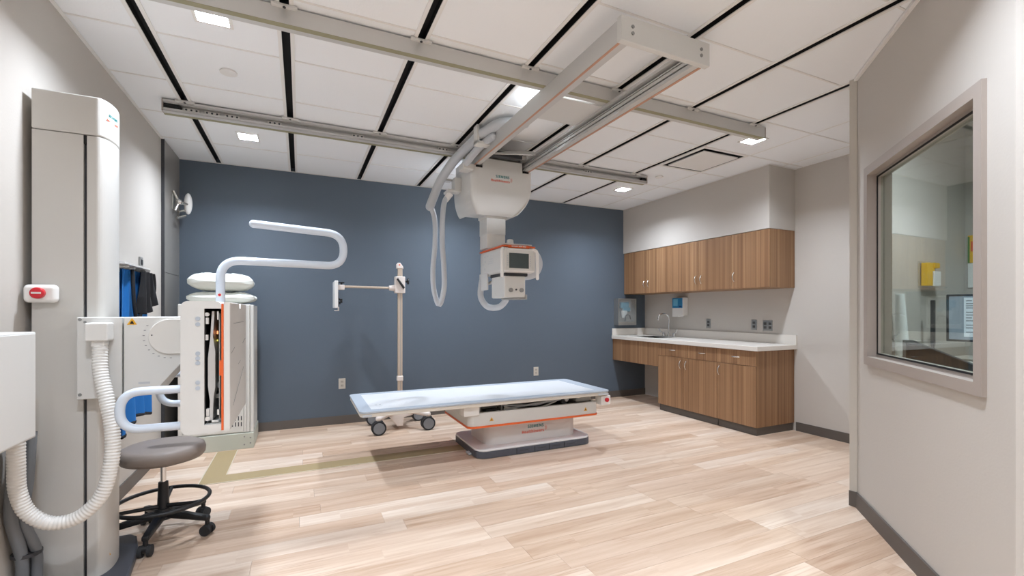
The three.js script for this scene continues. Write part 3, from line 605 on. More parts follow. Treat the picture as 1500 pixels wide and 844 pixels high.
  const oh = part('overhead_arm', tube(bentPath([V(-0.384, 1.33, -2.84), V(-0.384, 1.572, -2.84), V(0.228, 1.562, -2.83), V(0.228, 1.745, -2.82), V(-0.228, 1.768, -2.8)], 0.1), 0.0215, 140, 18, true), M.pipe, t, 'pale blue-white overhead grab arm');
  part('arm_sticker', disc(V(-0.384, 1.385, -2.8138), 0.012, 0.002, 'z', 20), M.white, oh); part('sticker_mark', disc(V(-0.384, 1.385, -2.8128), 0.007, 0.002, 'z', 16), M.red, oh);
}
{
  const t = thing('junction_box', 'white wall box above the ribbed hose end', 'wall box', [-1.05, 0.79, -2.4]);
  part('housing', bx(XL, -0.976, 0.788, 1.217, -2.5, -1.9, 0.006), M.white, t);
  part('lid', bx(-0.98, -0.972, 0.795, 1.21, -2.485, -1.915, 0.003), M.white, t);
  const c = thing('cable_bundle', 'dark grey cables hanging behind the ribbed hose', 'cable', [-1.1, 0, -2.66]);
  for (const [dx, dz, r] of [[0, 0, 0.022], [0.035, -0.03, 0.02], [-0.005, -0.05, 0.016]]) part('cable', tube(spline([[-1.085 + dx, 0.78, -2.62 + dz], [-1.09 + dx, 0.55, -2.6 + dz], [-1.10 + dx * 0.6, 0.42, -2.62 + dz], [-1.085 + dx, 0.25, -2.66 + dz], [-1.09 + dx, 0.12, -2.68 + dz], [-1.085 + dx, 0.05, -2.68 + dz]]), r, 50, 10), M.cable, c);
  part('cable_tie', [rod(V(-1.08, 0.24, -2.69), V(-1.08, 0.255, -2.69), 0.05)], M.dark, c);
}
// ================================================================ STOOL
{
  const c = V(-0.722, 0, -3.255);
  const t = thing('rolling_stool', 'round taupe vinyl stool with black five-star base and foot ring', 'stool', [c.x, 0, c.z]);
  const lathe = (pts, seg = 48) => { const g = new THREE.LatheGeometry(pts.map(p => new THREE.Vector2(...p)), seg); g.translate(c.x, 0, c.z); return g; };
  part('seat', lathe([[0.001, 0.44], [0.17, 0.44], [0.192, 0.447], [0.204, 0.463], [0.207, 0.49], [0.2, 0.513], [0.18, 0.526], [0.09, 0.531], [0.001, 0.532]]), M.seat, t, 'taupe vinyl seat');
  part('seat_plate', lathe([[0.001, 0.425], [0.12, 0.425], [0.12, 0.441], [0.001, 0.441]], 32), M.plastic, t);
  part('gas_lift', rod(V(c.x, 0.27, c.z), V(c.x, 0.45, c.z), 0.014), M.chrome, t, 'chrome lift rod');
  part('hub', [rod(V(c.x, 0.1, c.z), V(c.x, 0.31, c.z), 0.032, 0.024, 20), rod(V(c.x, 0.1, c.z), V(c.x, 0.16, c.z), 0.05, 0.04, 20)], M.plastic, t);
  const ring = new THREE.TorusGeometry(0.225, 0.011, 12, 64); ring.rotateX(Math.PI / 2); ring.translate(c.x, 0.2, c.z);
  part('foot_ring', ring, M.plastic, t);
  for (let k = 0; k < 3; k++) { const a = 0.5 + k * 2.094; part('ring_spoke', rod(V(c.x, 0.17, c.z), V(c.x + Math.cos(a) * 0.225, 0.2, c.z + Math.sin(a) * 0.225), 0.012, 0.009, 10), M.plastic, t); }
  for (let k = 0; k < 5; k++) {
    const a = (95 + k * 72) * Math.PI / 180, u = V(Math.cos(a), 0, Math.sin(a)), e = c.clone().addScaledVector(u, 0.25);
    const leg = new RoundedBoxGeometry(0.25, 0.035, 0.045, 2, 0.012); const p = leg.attributes.position;
    for (let i = 0; i < p.count; i++) { const f = (p.getX(i) + 0.125) / 0.25; p.setZ(i, p.getZ(i) * (1.25 - 0.5 * f)); p.setY(i, p.getY(i) * (1.3 - 0.5 * f) - f * 0.035); }
    leg.computeVertexNormals(); leg.translate(0.125 + 0.012, 0.13, 0); leg.rotateY(-a); leg.translate(c.x, 0, c.z);
    part('leg', leg, M.plastic, t);
    const side = V(-u.z, 0, u.x);
    const cs = part('caster', [rod(V(e.x, 0.055, e.z), V(e.x, 0.1, e.z), 0.012), rod(V(e.x, 0.04, e.z).addScaledVector(side, -0.014), V(e.x, 0.04, e.z).addScaledVector(side, 0.014), 0.024)], M.plastic, t);
    part('wheel', [-0.02, 0.02].map(o => rod(V(e.x, 0.03, e.z).addScaledVector(side, o - 0.009), V(e.x, 0.03, e.z).addScaledVector(side, o + 0.009), 0.03, 0.03, 24)), M.rubber, cs);
  }
}
// ================================================================ ELECTRONICS CABINET, PILLOWS
{
  const x0 = -1.0, x1 = -0.405, z0 = -5.5, z1 = -4.98;
  const t = thing('electronics_cabinet', 'tall white generator cabinet on a pale green-grey plinth', 'cabinet', [-0.7, 0, -5.24]);
  const body = part('body', [bx(x0, x1 - 0.03, 0.15, 1.365, z0, z1 - 0.012, 0.006)], M.cabinet, t);
  part('corner_post', [bx(x1 - 0.028, x1, 0.15, 1.36, z1 - 0.05, z1 - 0.002, 0.006)], M.cabinet, body);
  part('side_panel', bx(x1 - 0.034, x1 - 0.006, 0.155, 1.355, z0 + 0.02, z1 - 0.055, 0.004), M.cabinet, body);
  part('door', bx(x0 + 0.04, x1 - 0.085, 0.16, 1.35, z1 - 0.012, z1, 0.004), M.cabinet, t);
  part('edge_profile', [bx(x0, x0 + 0.032, 0.155, 1.36, z1 - 0.014, z1 - 0.001, 0.004), bx(x1 - 0.08, x1 - 0.06, 0.155, 1.36, z1 - 0.012, z1 - 0.001, 0.004), bx(x1 - 0.055, x1 - 0.034, 0.155, 1.36, z1 - 0.012, z1 + 0.001, 0.004)], M.cabinet, t);
  const sl = [];
  for (let k = 0; k < 5; k++) sl.push([x1 - 0.1 - k * 0.024, 0.27, 0.31]); for (let k = 0; k < 7; k++) sl.push([x1 - 0.1 - k * 0.024, 0.215, 0.255]);
  for (const y of [0.42, 0.48, 0.57, 0.63, 1.2, 1.25]) sl.push([x1 - 0.1, y, y + 0.042]);
  for (const [x, y0, y1] of sl) part('vent_slot', bx(x - 0.004, x + 0.004, y0, y1, z1 - 0.002, z1 + 0.0008), M.dark, t);
  part('lock', disc(V(x1 - 0.29, 0.29, z1), 0.008, 0.006, 'z', 12), M.grey, t);
  part('plinth', bx(x0 - 0.005, x1 + 0.002, 0, 0.148, z0, z1 + 0.008, 0.004), M.cabinetBase, t, 'pale green-grey plinth');
  for (const [x, y] of [[-0.43, 0.1], [-0.43, 0.05], [-0.48, 0.115], [-0.48, 0.04]]) part('plinth_bolt', disc(V(x, y, z1 + 0.009), 0.007, 0.004, 'z', 10), M.grey, t);
}
function pillow(label, cx, cy, cz, w, h, d, turn, k) {
  const t = thing('pillow', label, 'pillow', [cx, cy - h / 2, cz], 'pillows on the cabinet');
  const n = 36, g = new THREE.SphereGeometry(1, n, n), p = g.attributes.position;
  for (let i = 0; i < p.count; i++) {
    let x = p.getX(i), y = p.getY(i), z = p.getZ(i);
    const a = Math.atan2(z, x), r = Math.hypot(x, z);                       // superellipse plan, pinched rim
    const q = Math.pow(Math.pow(Math.abs(Math.cos(a)), 7) + Math.pow(Math.abs(Math.sin(a)), 7), -1 / 7);
    const R = Math.pow(r, 0.8) * q, px = R * Math.cos(a), pz = R * Math.sin(a);
    const e = Math.min(1, Math.max(Math.abs(px), Math.abs(pz)));
    const th = Math.sign(y) * Math.pow(Math.max(0, 1 - Math.pow(e, 4.5)), 0.8);
    const wr = fbm(px * 2.6 + k, pz * 2.6, k, 3) * 0.42 * (1 - e * 0.5);
    p.setXYZ(i, px * w / 2 * (1 - 0.05 * (1 - Math.abs(pz))), (th + wr * (th > 0 ? 1 : 0.3)) * h / 2, pz * d / 2);
  }
  g.computeVertexNormals(); g.rotateY(turn); g.translate(cx, cy, cz); part('cover', g, M.pillow, t);
}
pillow('white pillow lying directly on the generator cabinet', -0.68, 1.427, -5.22, 0.57, 0.115, 0.4, 0, 1);
pillow('white plump pillow on top of the other pillow', -0.685, 1.578, -5.2, 0.55, 0.17, 0.4, 0.05, 5);

// ================================================================ MOBILE HOLDER STAND
{
  const px = 1.005, pz = -5.15;
  const t = thing('detector_holder_stand', 'slim mobile pole stand with side arm and grey casters by blue wall', 'stand', [px, 0, pz]);
  const pole = part('pole', [bx(px - 0.022, px + 0.03, 0.12, 1.78, pz - 0.02, pz + 0.02, 0.005)], M.pole, t, 'tan-reflecting metal pole');
  part('pole_groove', bx(px + 0.001, px + 0.007, 0.12, 1.7, pz + 0.0195, pz + 0.0205), M.aluDark, pole);
  part('pole_cap', prism([[px - 0.035, 1.775], [px + 0.04, 1.775], [px + 0.035, 1.8], [px + 0.005, 1.84], [px - 0.02, 1.84], [px - 0.035, 1.82]], 0.05, 'xy', pz - 0.025, [], 0.008), M.poleWhite, t);
  part('cap_dot', disc(V(px - 0.005, 1.815, pz + 0.026), 0.009, 0.003, 'z', 14), M.salmon, t);
  part('pole_joint', [bx(px - 0.03, px + 0.037, 0.52, 0.58, pz - 0.026, pz + 0.026, 0.01)], M.poleWhite, t);
  part('clamp', [bx(px - 0.055, px + 0.055, 1.50, 1.685, pz - 0.04, pz + 0.045, 0.008), rod(V(px - 0.05, 1.557, pz), V(px - 0.115, 1.557, pz), 0.038, 0.026, 20)], M.poleWhite, t);
  part('clamp_lever', rod(V(px - 0.035, 1.66, pz + 0.055), V(px + 0.04, 1.555, pz + 0.055), 0.011, 0.013, 12), M.plastic, t, 'black lever');
  part('lever_knob', [rod(V(px + 0.055, 1.635, pz), V(px + 0.085, 1.635, pz), 0.012), disc(V(px + 0.095, 1.635, pz), 0.034, 0.014, 'x', 8)], M.plastic, t, 'black star knob');
  part('arm', rod(V(px - 0.11, 1.557, pz), V(0.42, 1.562, pz), 0.013), M.pole, t);
  const hd = part('holder_plate', bx(0.318, 0.352, 1.335, 1.615, pz - 0.16, pz + 0.16, 0.006), M.gloss, t, 'white holder plate');
  part('holder_hook', [bx(0.318, 0.36, 1.302, 1.31, pz + 0.08, pz + 0.15, 0.002), bx(0.352, 0.362, 1.302, 1.345, pz + 0.08, pz + 0.15, 0.002)], M.poleWhite, hd);
  part('swivel_block', [bx(0.352, 0.425, 1.525, 1.58, pz - 0.03, pz + 0.03, 0.008)], M.poleWhite, t);
  part('swivel_knob', [rod(V(0.395, 1.578, pz), V(0.395, 1.6, pz), 0.01), disc(V(0.395, 1.603, pz), 0.032, 0.012, 'y', 8), disc(V(0.39, 1.41, pz + 0.04), 0.022, 0.02, 'x', 8), disc(V(0.372, 1.385, pz + 0.06), 0.014, 0.018, 'x', 10), rod(V(0.352, 1.44, pz + 0.02), V(0.395, 1.41, pz + 0.04), 0.01), bx(0.352, 0.366, 1.345, 1.5, pz - 0.05, pz + 0.03)], M.plastic, t);
  // base
  const wheels = [[0.745, -4.93], [1.27, -4.93], [0.75, -5.4], [1.27, -5.4]];
  part('base_block', [prism([[px - 0.1, 0.2], [px + 0.1, 0.2], [px + 0.13, 0.15], [px + 0.03, 0.13], [px + 0.02, 0.04], [px - 0.04, 0.04], [px - 0.13, 0.15]], 0.2, 'xy', pz - 0.1, [], 0.01)], M.poleWhite, t);
  for (const [x, z] of wheels) {
    part('leg', tube(bentPath([V(px, 0.18, pz), V((px + x) / 2, 0.2, (pz + z) / 2), V(x, 0.17, z)], 0.1), 0.032, 24, 10, true), M.poleWhite, t);
    const cs = part('caster', [rod(V(x, 0.12, z), V(x, 0.17, z), 0.014), bx(x - 0.05, x + 0.045, 0.105, 0.15, z - 0.012, z + 0.012, 0.01)], M.dark, t);
    for (const o of [-0.024, 0.024]) { part('tyre', disc(V(x, 0.074, z + o), 0.074, 0.026, 'z', 36), M.rubber, cs); part('hub_disc', disc(V(x, 0.074, z + o + Math.sign(o) * 0.011), 0.058, 0.012, 'z', 32), M.wheel, cs); }
  }
}
// ================================================================ LEFT WALL: APRON RACK, APRONS, BRACKET
{
  const t = thing('apron_rack', 'white wall rack holding blue and black lead aprons', 'rack', [XL, 1.57, -4.0]);
  part('shelf_plate', prism([[XL, 3.45], [-0.95, 3.45], [-0.95, 3.95], [XL, 4.7]], 0.012, 'xz', 1.585), M.white, t);
  part('back_plate', bx(XL, XL + 0.012, 1.54, 1.6, -4.68, -3.45), M.white, t);
  for (let k = 0; k < 4; k++) part('peg', rod(V(XL + 0.01, 1.575, -3.55 - k * 0.15), V(XL + 0.17 - k * 0.01, 1.578, -3.55 - k * 0.15), 0.008), M.white, t);
  const s = thing('wall_plate', 'small grey wall plate just above the apron rack', 'wall plate', [XL, 1.68, -4.42]);
  part('plate', bx(XL, XL + 0.012, 1.64, 1.72, -4.46, -4.39, 0.002), M.grey, s); part('toggle', bx(XL + 0.012, XL + 0.018, 1.66, 1.7, -4.44, -4.41, 0.002), M.dark, s);
}
function apron(label, z0, z1, yTop, yBot, x, mat, k, trim) {
  const t = thing('lead_apron', label, 'apron', [x, yBot, (z0 + z1) / 2], 'lead aprons on the rack');
  const nu = 40, nv = 50, build = (off) => {
    const g = new THREE.PlaneGeometry(1, 1, nu, nv), p = g.attributes.position;
    for (let i = 0; i < p.count; i++) {
      const u = p.getX(i) + 0.5, v = 0.5 - p.getY(i);
      const gather = 0.72 + 0.28 * Math.min(1, v * 1.6), zc = (z0 + z1) / 2, z = zc + (u - 0.5) * (z1 - z0) * gather;
      const fold = Math.sin(u * 19 + k + v * 1.5) * 0.022 * (0.3 + v) + Math.sin(u * 41 + k * 3) * 0.006;
      p.setXYZ(i, x + fold + off, yTop + (yBot + 0.05 * Math.sin(u * 3.1 + k) - yTop) * v, z);
    }
    g.computeVertexNormals(); return g;
  };
  const front = build(0.006), back = build(-0.006); const ix = back.index.array; for (let i = 0; i < ix.length; i += 3) { const a = ix[i]; ix[i] = ix[i + 1]; ix[i + 1] = a; } back.computeVertexNormals();
  const body = part('apron_sheet', [front, back], mat, t);
  if (trim) {
    const zc = (z0 + z1) / 2, w = z1 - z0;
    part('black_strap', [tube(spline([[x + 0.03, yTop, zc - w * 0.16], [x + 0.045, yTop - 0.2, zc - w * 0.05], [x + 0.05, yTop - 0.38, zc + w * 0.15], [x + 0.05, yTop - 0.5, zc + w * 0.3]].map(p => p)), 0.011, 40, 6), tube(spline([[x + 0.03, yTop, zc + w * 0.2], [x + 0.045, yTop - 0.25, zc + w * 0.22], [x + 0.045, yTop - 0.42, zc + w * 0.05]]), 0.011, 40, 6)], M.apronBlack, body, 'black strap');
    const hem = []; for (let i = 0; i <= 20; i++) { const u = i / 20; hem.push([x + Math.sin(u * 19 + k + 1.5) * 0.0286 + Math.sin(u * 41 + k * 3) * 0.006, yBot + 0.05 * Math.sin(u * 3.1 + k), zc + (u - 0.5) * w]); }
    part('black_hem', tube(spline(hem), 0.012, 60, 6), M.apronBlack, body, 'black hem');
  }
}
apron('blue lead apron with black straps hanging nearest the stand column', -4.06, -3.5, 1.566, 0.55, -1.005, M.apronBlue, 0.4, true);
apron('black lead apron hanging short over the front of the rack', -4.08, -3.74, 1.566, 1.33, -0.955, M.apronBlack, 2.2, false);
apron('blue lead apron hanging between the strapped apron and the wall', -4.2, -3.75, 1.56, 0.8, -1.082, M.apronBlue, 4.1, false);
{
  const y = 2.35, z = -5.36;
  const t = thing('door_bracket', 'small jointed metal bracket with white oval head high beside blue wall', 'bracket', [XL, y, z]);
  part('mount_plate', bx(XL + 0.02, XL + 0.03, y - 0.07, y + 0.07, z - 0.05, z + 0.06, 0.004), M.steel, t);
  part('jointed_arm', [rod(V(XL + 0.03, y + 0.1, z + 0.06), V(XL + 0.07, y, z + 0.03), 0.013), rod(V(XL + 0.07, y, z + 0.03), V(XL + 0.045, y - 0.09, z + 0.06), 0.013), ball(V(XL + 0.07, y, z + 0.03), 0.03), rod(V(XL + 0.06, y - 0.09, z + 0.0), V(XL + 0.1, y - 0.06, z - 0.06), 0.012), rod(V(XL + 0.06, y - 0.16, z + 0.06), V(XL + 0.11, y - 0.12, z - 0.03), 0.014), rod(V(XL + 0.07, y, z + 0.03), V(XL + 0.13, y, z - 0.06), 0.014)], M.nickel, t);
  part('oval_head', [ball(V(XL + 0.125, y + 0.01, z - 0.07), 0.105, 0.34, 1, 0.32, 24)], M.gloss, t, 'white oval head');
}

// ================================================================ CABINETRY
const handleGeo = (a, b, out) => { const m = a.clone().add(b).multiplyScalar(0.5).addScaledVector(out, 0.034); return tube(new THREE.QuadraticBezierCurve3(a, m.addScaledVector(out, 0.014), b), 0.0055, 16, 8); };
let wi = 0;
const wood = () => walnutMats[wi++ % 3];
function woodBox(...a) { const g = bx(...a); const o = rnd() * 3; for (let i = 0; i < g.attributes.uv.count; i++) g.attributes.uv.setXY(i, g.attributes.uv.getX(i) + o, g.attributes.uv.getY(i) * 0.3 + 0.1); return g; }
function wallCabinet(label, z0, z1, doors, handles) {
  const y0 = 1.555, y1 = 2.176, xf = 4.482;
  const t = thing('wall_cabinet', label, 'cabinet', [xf, y0, (z0 + z1) / 2], 'walnut wall cabinets');
  part('carcass', woodBox(xf + 0.02, XR - 0.003, y0, y1, z0 + 0.001, z1 - 0.001), wood(), t);
  doors.forEach(([a, b], i) => { const d = part('door', woodBox(xf, xf + 0.019, y0 + 0.002, y1 - 0.004, a + 0.0015, b - 0.0015, 0.002), wood(), t); const hz = handles[i]; part('handle', handleGeo(V(xf, y0 + 0.085, hz), V(xf, y0 + 0.185, hz), V(-1, 0, 0)), M.nickel, d, 'bow handle'); });
}
wallCabinet('walnut double-door wall cabinet against the blue wall', -5.57, -4.632, [[-5.57, -5.098], [-5.098, -4.632]], [-5.14, -5.055]);
wallCabinet('walnut double-door wall cabinet in the middle of the row', -4.632, -3.685, [[-4.632, -4.16], [-4.16, -3.685]], [-4.202, -4.118]);
wallCabinet('single-door walnut wall cabinet with exposed end panel', -3.685, -3.217, [[-3.685, -3.217]], [-3.65]);
{
  const f = thing('cabinet_filler', 'narrow walnut filler strip between wall cabinet and blue wall', 'filler', [4.5, 1.555, -5.59]);
  part('strip', woodBox(4.495, XR, 1.557, 2.174, -5.608, -5.572), wood(), f);
}
function baseCabinet(label, z0, z1, drawers, doors, handles) {
  const y0 = 0.085, y1 = 0.884, xf = 4.28, ym = 0.722;
  const t = thing('base_cabinet', label, 'cabinet', [xf, 0, (z0 + z1) / 2], 'walnut base cabinets');
  part('carcass', woodBox(xf + 0.02, XR - 0.003, y0, y1, z0 + 0.001, z1 - 0.001), wood(), t);
  part('toe_kick', bx(xf + 0.03, XR - 0.012, 0, y0, z0, z1 - 0.012), M.base, t, 'dark toe kick');
  for (const [a, b] of drawers) { const d = part('drawer', woodBox(xf, xf + 0.019, ym + 0.003, y1 - 0.003, a + 0.0015, b - 0.0015, 0.002), wood(), t); const m = (a + b) / 2; part('handle', handleGeo(V(xf, 0.806, m - 0.05), V(xf, 0.806, m + 0.05), V(-1, 0, 0)), M.nickel, d, 'bow handle'); }
  doors.forEach(([a, b], i) => { const d = part('door', woodBox(xf, xf + 0.019, y0 + 0.003, ym - 0.0015, a + 0.0015, b - 0.0015, 0.002), wood(), t); part('handle', handleGeo(V(xf, 0.585, handles[i]), V(xf, 0.685, handles[i]), V(-1, 0, 0)), M.nickel, d, 'bow handle'); });
}
baseCabinet('walnut base cabinet with two drawers over two doors', -4.645, -3.71, [[-4.645, -4.142], [-4.142, -3.71]], [[-4.645, -4.208], [-4.208, -3.71]], [-4.255, -4.165]);
baseCabinet('walnut base cabinet with one drawer and one door at counter end', -3.71, -3.222, [[-3.71, -3.222]], [[-3.71, -3.222]], [-3.678]);
{
  const t = thing('sink_apron', 'walnut apron panel under the sink, open knee space below', 'panel', [4.28, 0.57, -5.13]);
  part('front_panel', woodBox(4.28, 4.3, 0.57, 0.884, -5.607, -4.647, 0.002), wood(), t);
  part('bottom_panel', woodBox(4.3, 4.88, 0.57, 0.588, -5.607, -4.647), wood(), t);
  const k = thing('counter_top', 'off-white counter with low backsplash along right wall', 'counter', [4.58, 0.885, -4.4]);
  const hole = [[4.38, 4.80], [4.38, 5.18], [4.70, 5.18], [4.70, 4.80]];
  part('slab', prism([[4.26, 3.19], [XR, 3.19], [XR, 5.608], [4.26, 5.608]], 0.05, 'xz', 0.885, [hole], 0.004), M.counter, k);
  part('backsplash', bx(XR - 0.02, XR, 0.935, 1.04, -5.608, -3.19, 0.003), M.counter, k);
  part('side_splash', bx(4.265, XR - 0.02, 0.935, 1.04, -5.608, -5.588, 0.003), M.counter, k);
  const s = thing('sink', 'stainless steel basin set into the off-white counter', 'sink', [4.54, 0.8, -4.99]);
  part('basin', [bx(4.372, 4.708, 0.785, 0.79, -5.188, -4.792), bx(4.372, 4.38, 0.785, 0.938, -5.188, -4.792), bx(4.70, 4.708, 0.785, 0.938, -5.188, -4.792), bx(4.372, 4.708, 0.785, 0.938, -5.188, -5.18), bx(4.372, 4.708, 0.785, 0.938, -4.80, -4.792)], M.steel, s);
  part('rim', prism([[4.355, 4.775], [4.725, 4.775], [4.725, 5.205], [4.355, 5.205]], 0.004, 'xz', 0.935, [hole]), M.steel, s);
  part('drain', disc(V(4.54, 0.793, -4.99), 0.035, 0.006, 'y'), M.chrome, s);
  const f = thing('faucet', 'chrome gooseneck faucet with two wing handles behind the sink', 'faucet', [4.79, 0.935, -4.99]);
  part('spout', tube(spline([[4.79, 0.935, -4.98], [4.79, 1.1, -4.98], [4.79, 1.19, -4.98], [4.765, 1.245, -4.985], [4.70, 1.262, -5.0], [4.64, 1.24, -5.01], [4.625, 1.18, -5.015]]), 0.0105, 60, 12, true), M.chrome, f);
  part('spout_base', rod(V(4.79, 0.935, -4.98), V(4.79, 0.99, -4.98), 0.026, 0.013, 20), M.chrome, f);
  part('deck_plate', bx(4.765, 4.815, 0.935, 0.945, -5.11, -4.85, 0.004), M.chrome, f);
  for (const sg of [-1, 1]) { const h = part('handle_body', rod(V(4.79, 0.94, -4.98 + sg * 0.1), V(4.79, 0.99, -4.98 + sg * 0.1), 0.024, 0.018, 20), M.chrome, f); part('wing_lever', tube(spline([[4.79, 0.99, -4.98 + sg * 0.1], [4.775, 1.0, -4.98 + sg * 0.14], [4.765, 1.045, -4.98 + sg * 0.18]]), 0.008, 16, 8, true), sg > 0 ? M.steel : M.chrome, h); }
  const p = thing('drain_cover', 'white drain pipe cover hanging under the sink', 'pipe', [4.6, 0.3, -4.72]);
  part('pipe_cover', tube(bentPath([V(4.62, 0.52, -4.75), V(4.62, 0.36, -4.75), V(4.88, 0.42, -4.75)], 0.1), 0.045, 40, 14, true), M.gloss, p);
}
// dispensers and outlets
{
  const t = thing('towel_dispenser', 'stainless dispenser box with clear front on the blue wall', 'dispenser', [4.47, 1.09, ZB + 0.05]);
  part('case', [bx(4.30, 4.64, 1.09, 1.49, ZB + 0.001, ZB + 0.012, 0.003), bx(4.30, 4.315, 1.09, 1.49, ZB + 0.012, ZB + 0.11), bx(4.625, 4.64, 1.09, 1.49, ZB + 0.012, ZB + 0.11), bx(4.315, 4.625, 1.475, 1.49, ZB + 0.012, ZB + 0.11), bx(4.315, 4.625, 1.09, 1.14, ZB + 0.012, ZB + 0.11)], M.steel, t);
  part('clear_front', bx(4.315, 4.625, 1.14, 1.475, ZB + 0.1, ZB + 0.103), M.clear, t);
  const bag = thing('supply_bag', 'blue and white packed roll inside the stainless dispenser', 'supplies', [4.45, 1.14, ZB + 0.05]);
  part('roll', [rod(V(4.45, 1.2, ZB + 0.05), V(4.45, 1.31, ZB + 0.05), 0.03, 0.045), ball(V(4.47, 1.29, ZB + 0.05), 0.04, 1, 0.8, 0.9)], M.paper, bag);
  part('wrapper', [bx(4.38, 4.53, 1.34, 1.44, ZB + 0.02, ZB + 0.085, 0.02), bx(4.42, 4.56, 1.29, 1.36, ZB + 0.03, ZB + 0.08, 0.02)], std('#3b93ad', 0.5), bag, 'blue wrapper');
  part('dark_hook', tube(spline([[4.44, 1.15, ZB + 0.085], [4.46, 1.23, ZB + 0.085], [4.52, 1.24, ZB + 0.085], [4.55, 1.18, ZB + 0.085]]), 0.009, 24, 8), M.dark, bag);
  const s = thing('soap_dispenser', 'white wall soap dispenser with blue upper panel above counter', 'dispenser', [XR, 1.22, -4.83]);
  part('body', prism([[4.73, 1.24], [4.80, 1.24], [4.82, 1.22], [4.93, 1.22], [4.93, 1.49], [4.73, 1.49]].map(([a, b]) => [a, b]), 0.1, 'zy', XR - 0.1, [], 0.008), M.gloss, s);
  part('blue_panel', bx(XR - 0.104, XR - 0.02, 1.345, 1.485, -4.925, -4.735, 0.006), std('#2f7fae', 0.35), s, 'blue panel');
  part('light_blue_window', bx(XR - 0.106, XR - 0.1, 1.375, 1.47, -4.90, -4.82, 0.002), std('#6fb6d2', 0.3), s);
  part('dark_mark', bx(XR - 0.106, XR - 0.1, 1.355, 1.375, -4.80, -4.745, 0.002), std('#123f78', 0.4), s);
}
function outlet(label, p, face, mat, wide = 0.075, kind = 'duplex') {      // face 'z' or 'x'
  const t = thing('wall_outlet', label, 'outlet', [p.x, p.y, p.z], 'wall outlets');
  const B = (a0, a1, y0, y1, d0, d1, r) => face === 'z' ? bx(p.x + a0, p.x + a1, p.y + y0, p.y + y1, p.z + d0, p.z + d1, r) : bx(p.x - d1, p.x - d0, p.y + y0, p.y + y1, p.z + a0, p.z + a1, r);
  const h = wide / 2;
  const pl = part('cover_plate', B(-h, h, -0.06, 0.06, 0, 0.006, 0.002), mat[0], t);
  for (const y of [-0.022, 0.022]) for (const c of (wide > 0.1 ? [-0.03, 0.03] : [0])) { const s = part('socket', B(c - 0.017, c + 0.017, y - 0.015, y + 0.015, 0.004, 0.0085, 0.003), mat[1], t); part('slot', [B(c - 0.008, c - 0.005, y - 0.005, y + 0.006, 0.008, 0.009, 0), B(c + 0.005, c + 0.008, y - 0.005, y + 0.006, 0.008, 0.009, 0)], M.black, s); }
}
const ivory = [std('#c9c2b6', 0.45), std('#b6aea2', 0.45)], metalPl = [M.steel, std('#5b5a57', 0.5)];
outlet('beige duplex outlet low on blue wall beside the pole stand', V(0.437, 0.463, ZB), 'z', ivory);
outlet('beige duplex outlet low on blue wall above the table', V(2.97, 0.465, ZB), 'z', ivory);
outlet('grey duplex outlet above counter nearest the soap dispenser', V(XR, 1.137, -4.378), 'x', metalPl);
outlet('grey duplex outlet above counter beside the double outlet', V(XR, 1.138, -3.71), 'x', metalPl);
outlet('grey double-width outlet above counter near its open end', V(XR, 1.134, -3.535), 'x', metalPl, 0.118);

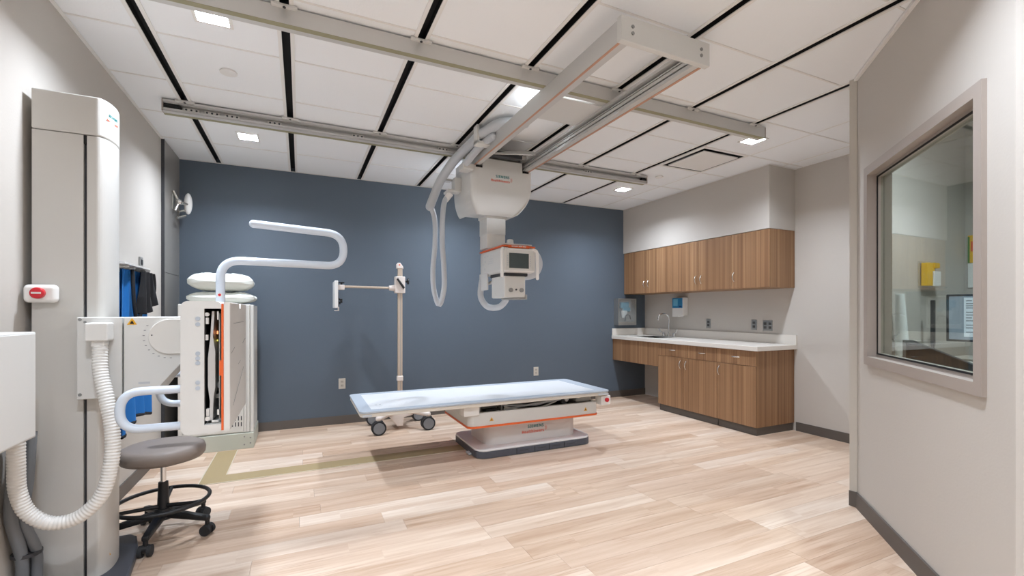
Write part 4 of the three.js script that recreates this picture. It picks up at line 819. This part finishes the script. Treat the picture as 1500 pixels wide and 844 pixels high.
// ================================================================ CONTROL BOOTH BEHIND THE GLASS
{
  const d = thing('booth_counter', 'pale counter running behind the observation window', 'counter', [4.1, 0, -1.2]);
  part('slab', prism([[3.535, 1.805], [4.895, 1.805], [4.895, 0.6], [3.6, 0.6], [2.84, 1.06], [2.76, 1.03]].map(([x, b]) => [x, b]), 0.03, 'xz', 0.915), M.desk, d);
  part('support', [bx(4.2, 4.88, 0, 0.915, -1.70, -1.66), bx(4.85, 4.89, 0, 0.915, -1.66, -0.65)], M.desk, d);
  const m = thing('computer_monitor', 'black computer monitor showing a document behind the booth window', 'monitor', [4.25, 0.945, -1.43]);
  const f = new THREE.Matrix4().makeBasis(V(0.353, 0, 0.9356), V(0, 1, 0), V(-0.9356, 0, 0.353)).setPosition(4.2, 0, -1.655);
  const mb = (a0, a1, y0, y1, n0, n1, r = 0) => bx(a0, a1, y0, y1, n0, n1, r).applyMatrix4(f);
  part('stand', [mb(0.15, 0.35, 0.945, 0.957, -0.12, 0.06, 0.004), mb(0.22, 0.28, 0.95, 1.2, -0.06, -0.04, 0.004)], M.plastic, m);
  const c = part('case', mb(0, 0.5, 1.085, 1.42, -0.035, 0, 0.006), M.plastic, m);
  part('screen', mb(0.014, 0.486, 1.1, 1.405, -0.002, 0.001), std('#7c8794', 0.3, { emissive: '#7d8b9c', emissiveIntensity: 0.3 }), c, 'lit blue-grey screen');
  part('document_page', mb(0.09, 0.2, 1.12, 1.395, 0.001, 0.0016), std('#c9d2dc', 0.4, { emissive: '#aab7c8', emissiveIntensity: 0.35 }), c, 'pale document page');
  part('document_lines', [1.37, 1.35, 1.335, 1.32, 1.29, 1.27, 1.25, 1.23, 1.2, 1.18, 1.15].map((y, i) => mb(0.1, 0.13 + (i * 37 % 6) * 0.01, y, y + 0.006, 0.0016, 0.002)), M.text, c);
  const s = thing('computer_monitor', 'thin black monitor standing edge-on behind the document monitor', 'monitor', [4.18, 0.945, -1.72]);
  part('case', bx(4.17, 4.19, 1.05, 1.38, -1.735, -1.71, 0.004), M.plastic, s); part('stand', [bx(4.14, 4.2, 0.945, 0.955, -1.75, -1.69, 0.003), bx(4.172, 4.188, 0.95, 1.1, -1.73, -1.715)], M.plastic, s);
  const k = thing('control_console', 'dark sloping control console on the booth counter', 'console', [3.5, 0.945, -1.38]);
  const g = prism([[0, 0.945], [0.34, 0.945], [0.34, 0.975], [0.05, 1.115], [0, 1.115]], 0.34, 'xy', 0, [], 0.006); g.rotateY(-1.1); g.translate(3.55, 0, -1.62); part('body', g, M.plastic, k);
  const k2 = thing('keyboard', 'dark keyboard lying on the booth counter before the monitors', 'keyboard', [3.95, 0.945, -1.15]);
  const kg = bx(-0.2, 0.2, 0.945, 0.968, -0.075, 0.075, 0.006); kg.rotateY(0.5); kg.translate(3.95, 0, -1.15); part('case', kg, M.plastic, k2);
  const kk = []; for (let r = 0; r < 4; r++) for (let c2 = 0; c2 < 12; c2++) kk.push(bx(-0.18 + c2 * 0.03, -0.156 + c2 * 0.03, 0.968, 0.973, -0.06 + r * 0.03, -0.036 + r * 0.03)); for (const q of kk) { q.rotateY(0.5); q.translate(3.95, 0, -1.15); } part('keys', kk, M.dark, k2);
  const y = thing('yellow_leaflet_holder', 'clear wall holder with yellow cards inside the booth', 'holder', [4.3, 1.47, ZI]);
  part('tray', [bx(4.17, 4.425, 1.475, 1.675, ZI + 0.001, ZI + 0.006, 0.002), bx(4.17, 4.425, 1.475, 1.485, ZI + 0.006, ZI + 0.07, 0.002)], M.clear, y);
  part('cards', [bx(4.2, 4.285, 1.49, 1.66, ZI + 0.008, ZI + 0.045, 0.004), bx(4.31, 4.35, 1.52, 1.63, ZI + 0.008, ZI + 0.03, 0.004), bx(4.33, 4.40, 1.625, 1.665, ZI + 0.008, ZI + 0.04, 0.004)], M.yellow, y, 'yellow cards');
  part('white_cards', [bx(4.29, 4.39, 1.49, 1.6, ZI + 0.02, ZI + 0.05, 0.004)], M.paper, y);
  const ps = thing('wall_notice', 'yellow and green notice above a white sheet on booth wall', 'notice', [XR - 0.01, 1.5, -1.63]);
  part('notice_sheet', bx(XR - 0.012, XR - 0.002, 1.69, 1.91, -1.79, -1.55), M.yellow, ps); part('green_print', bx(XR - 0.014, XR - 0.012, 1.69, 1.9, -1.79, -1.779), std('#5e8c3a', 0.6), ps); part('orange_print', bx(XR - 0.014, XR - 0.012, 1.78, 1.86, -1.772, -1.74), M.orange, ps);
  part('white_sheet', bx(XR - 0.01, XR - 0.002, 1.49, 1.685, -1.79, -1.56), M.paper, ps);
  const r = thing('paper_roll', 'tall white tapering roll standing at the booth window corner', 'roll', [3.84, 0.945, -1.74]);
  part('roll_body', rod(V(3.84, 0.965, -1.75), V(3.80, 1.42, -1.75), 0.042, 0.025, 20), M.paper, r); part('roll_foot', disc(V(3.84, 0.955, -1.745), 0.05, 0.02, 'y'), M.greyTube, r);
}
scene.traverse(o => { if (o.isMesh) o.castShadow = o.receiveShadow = true; });
renderer.render(scene, camera);
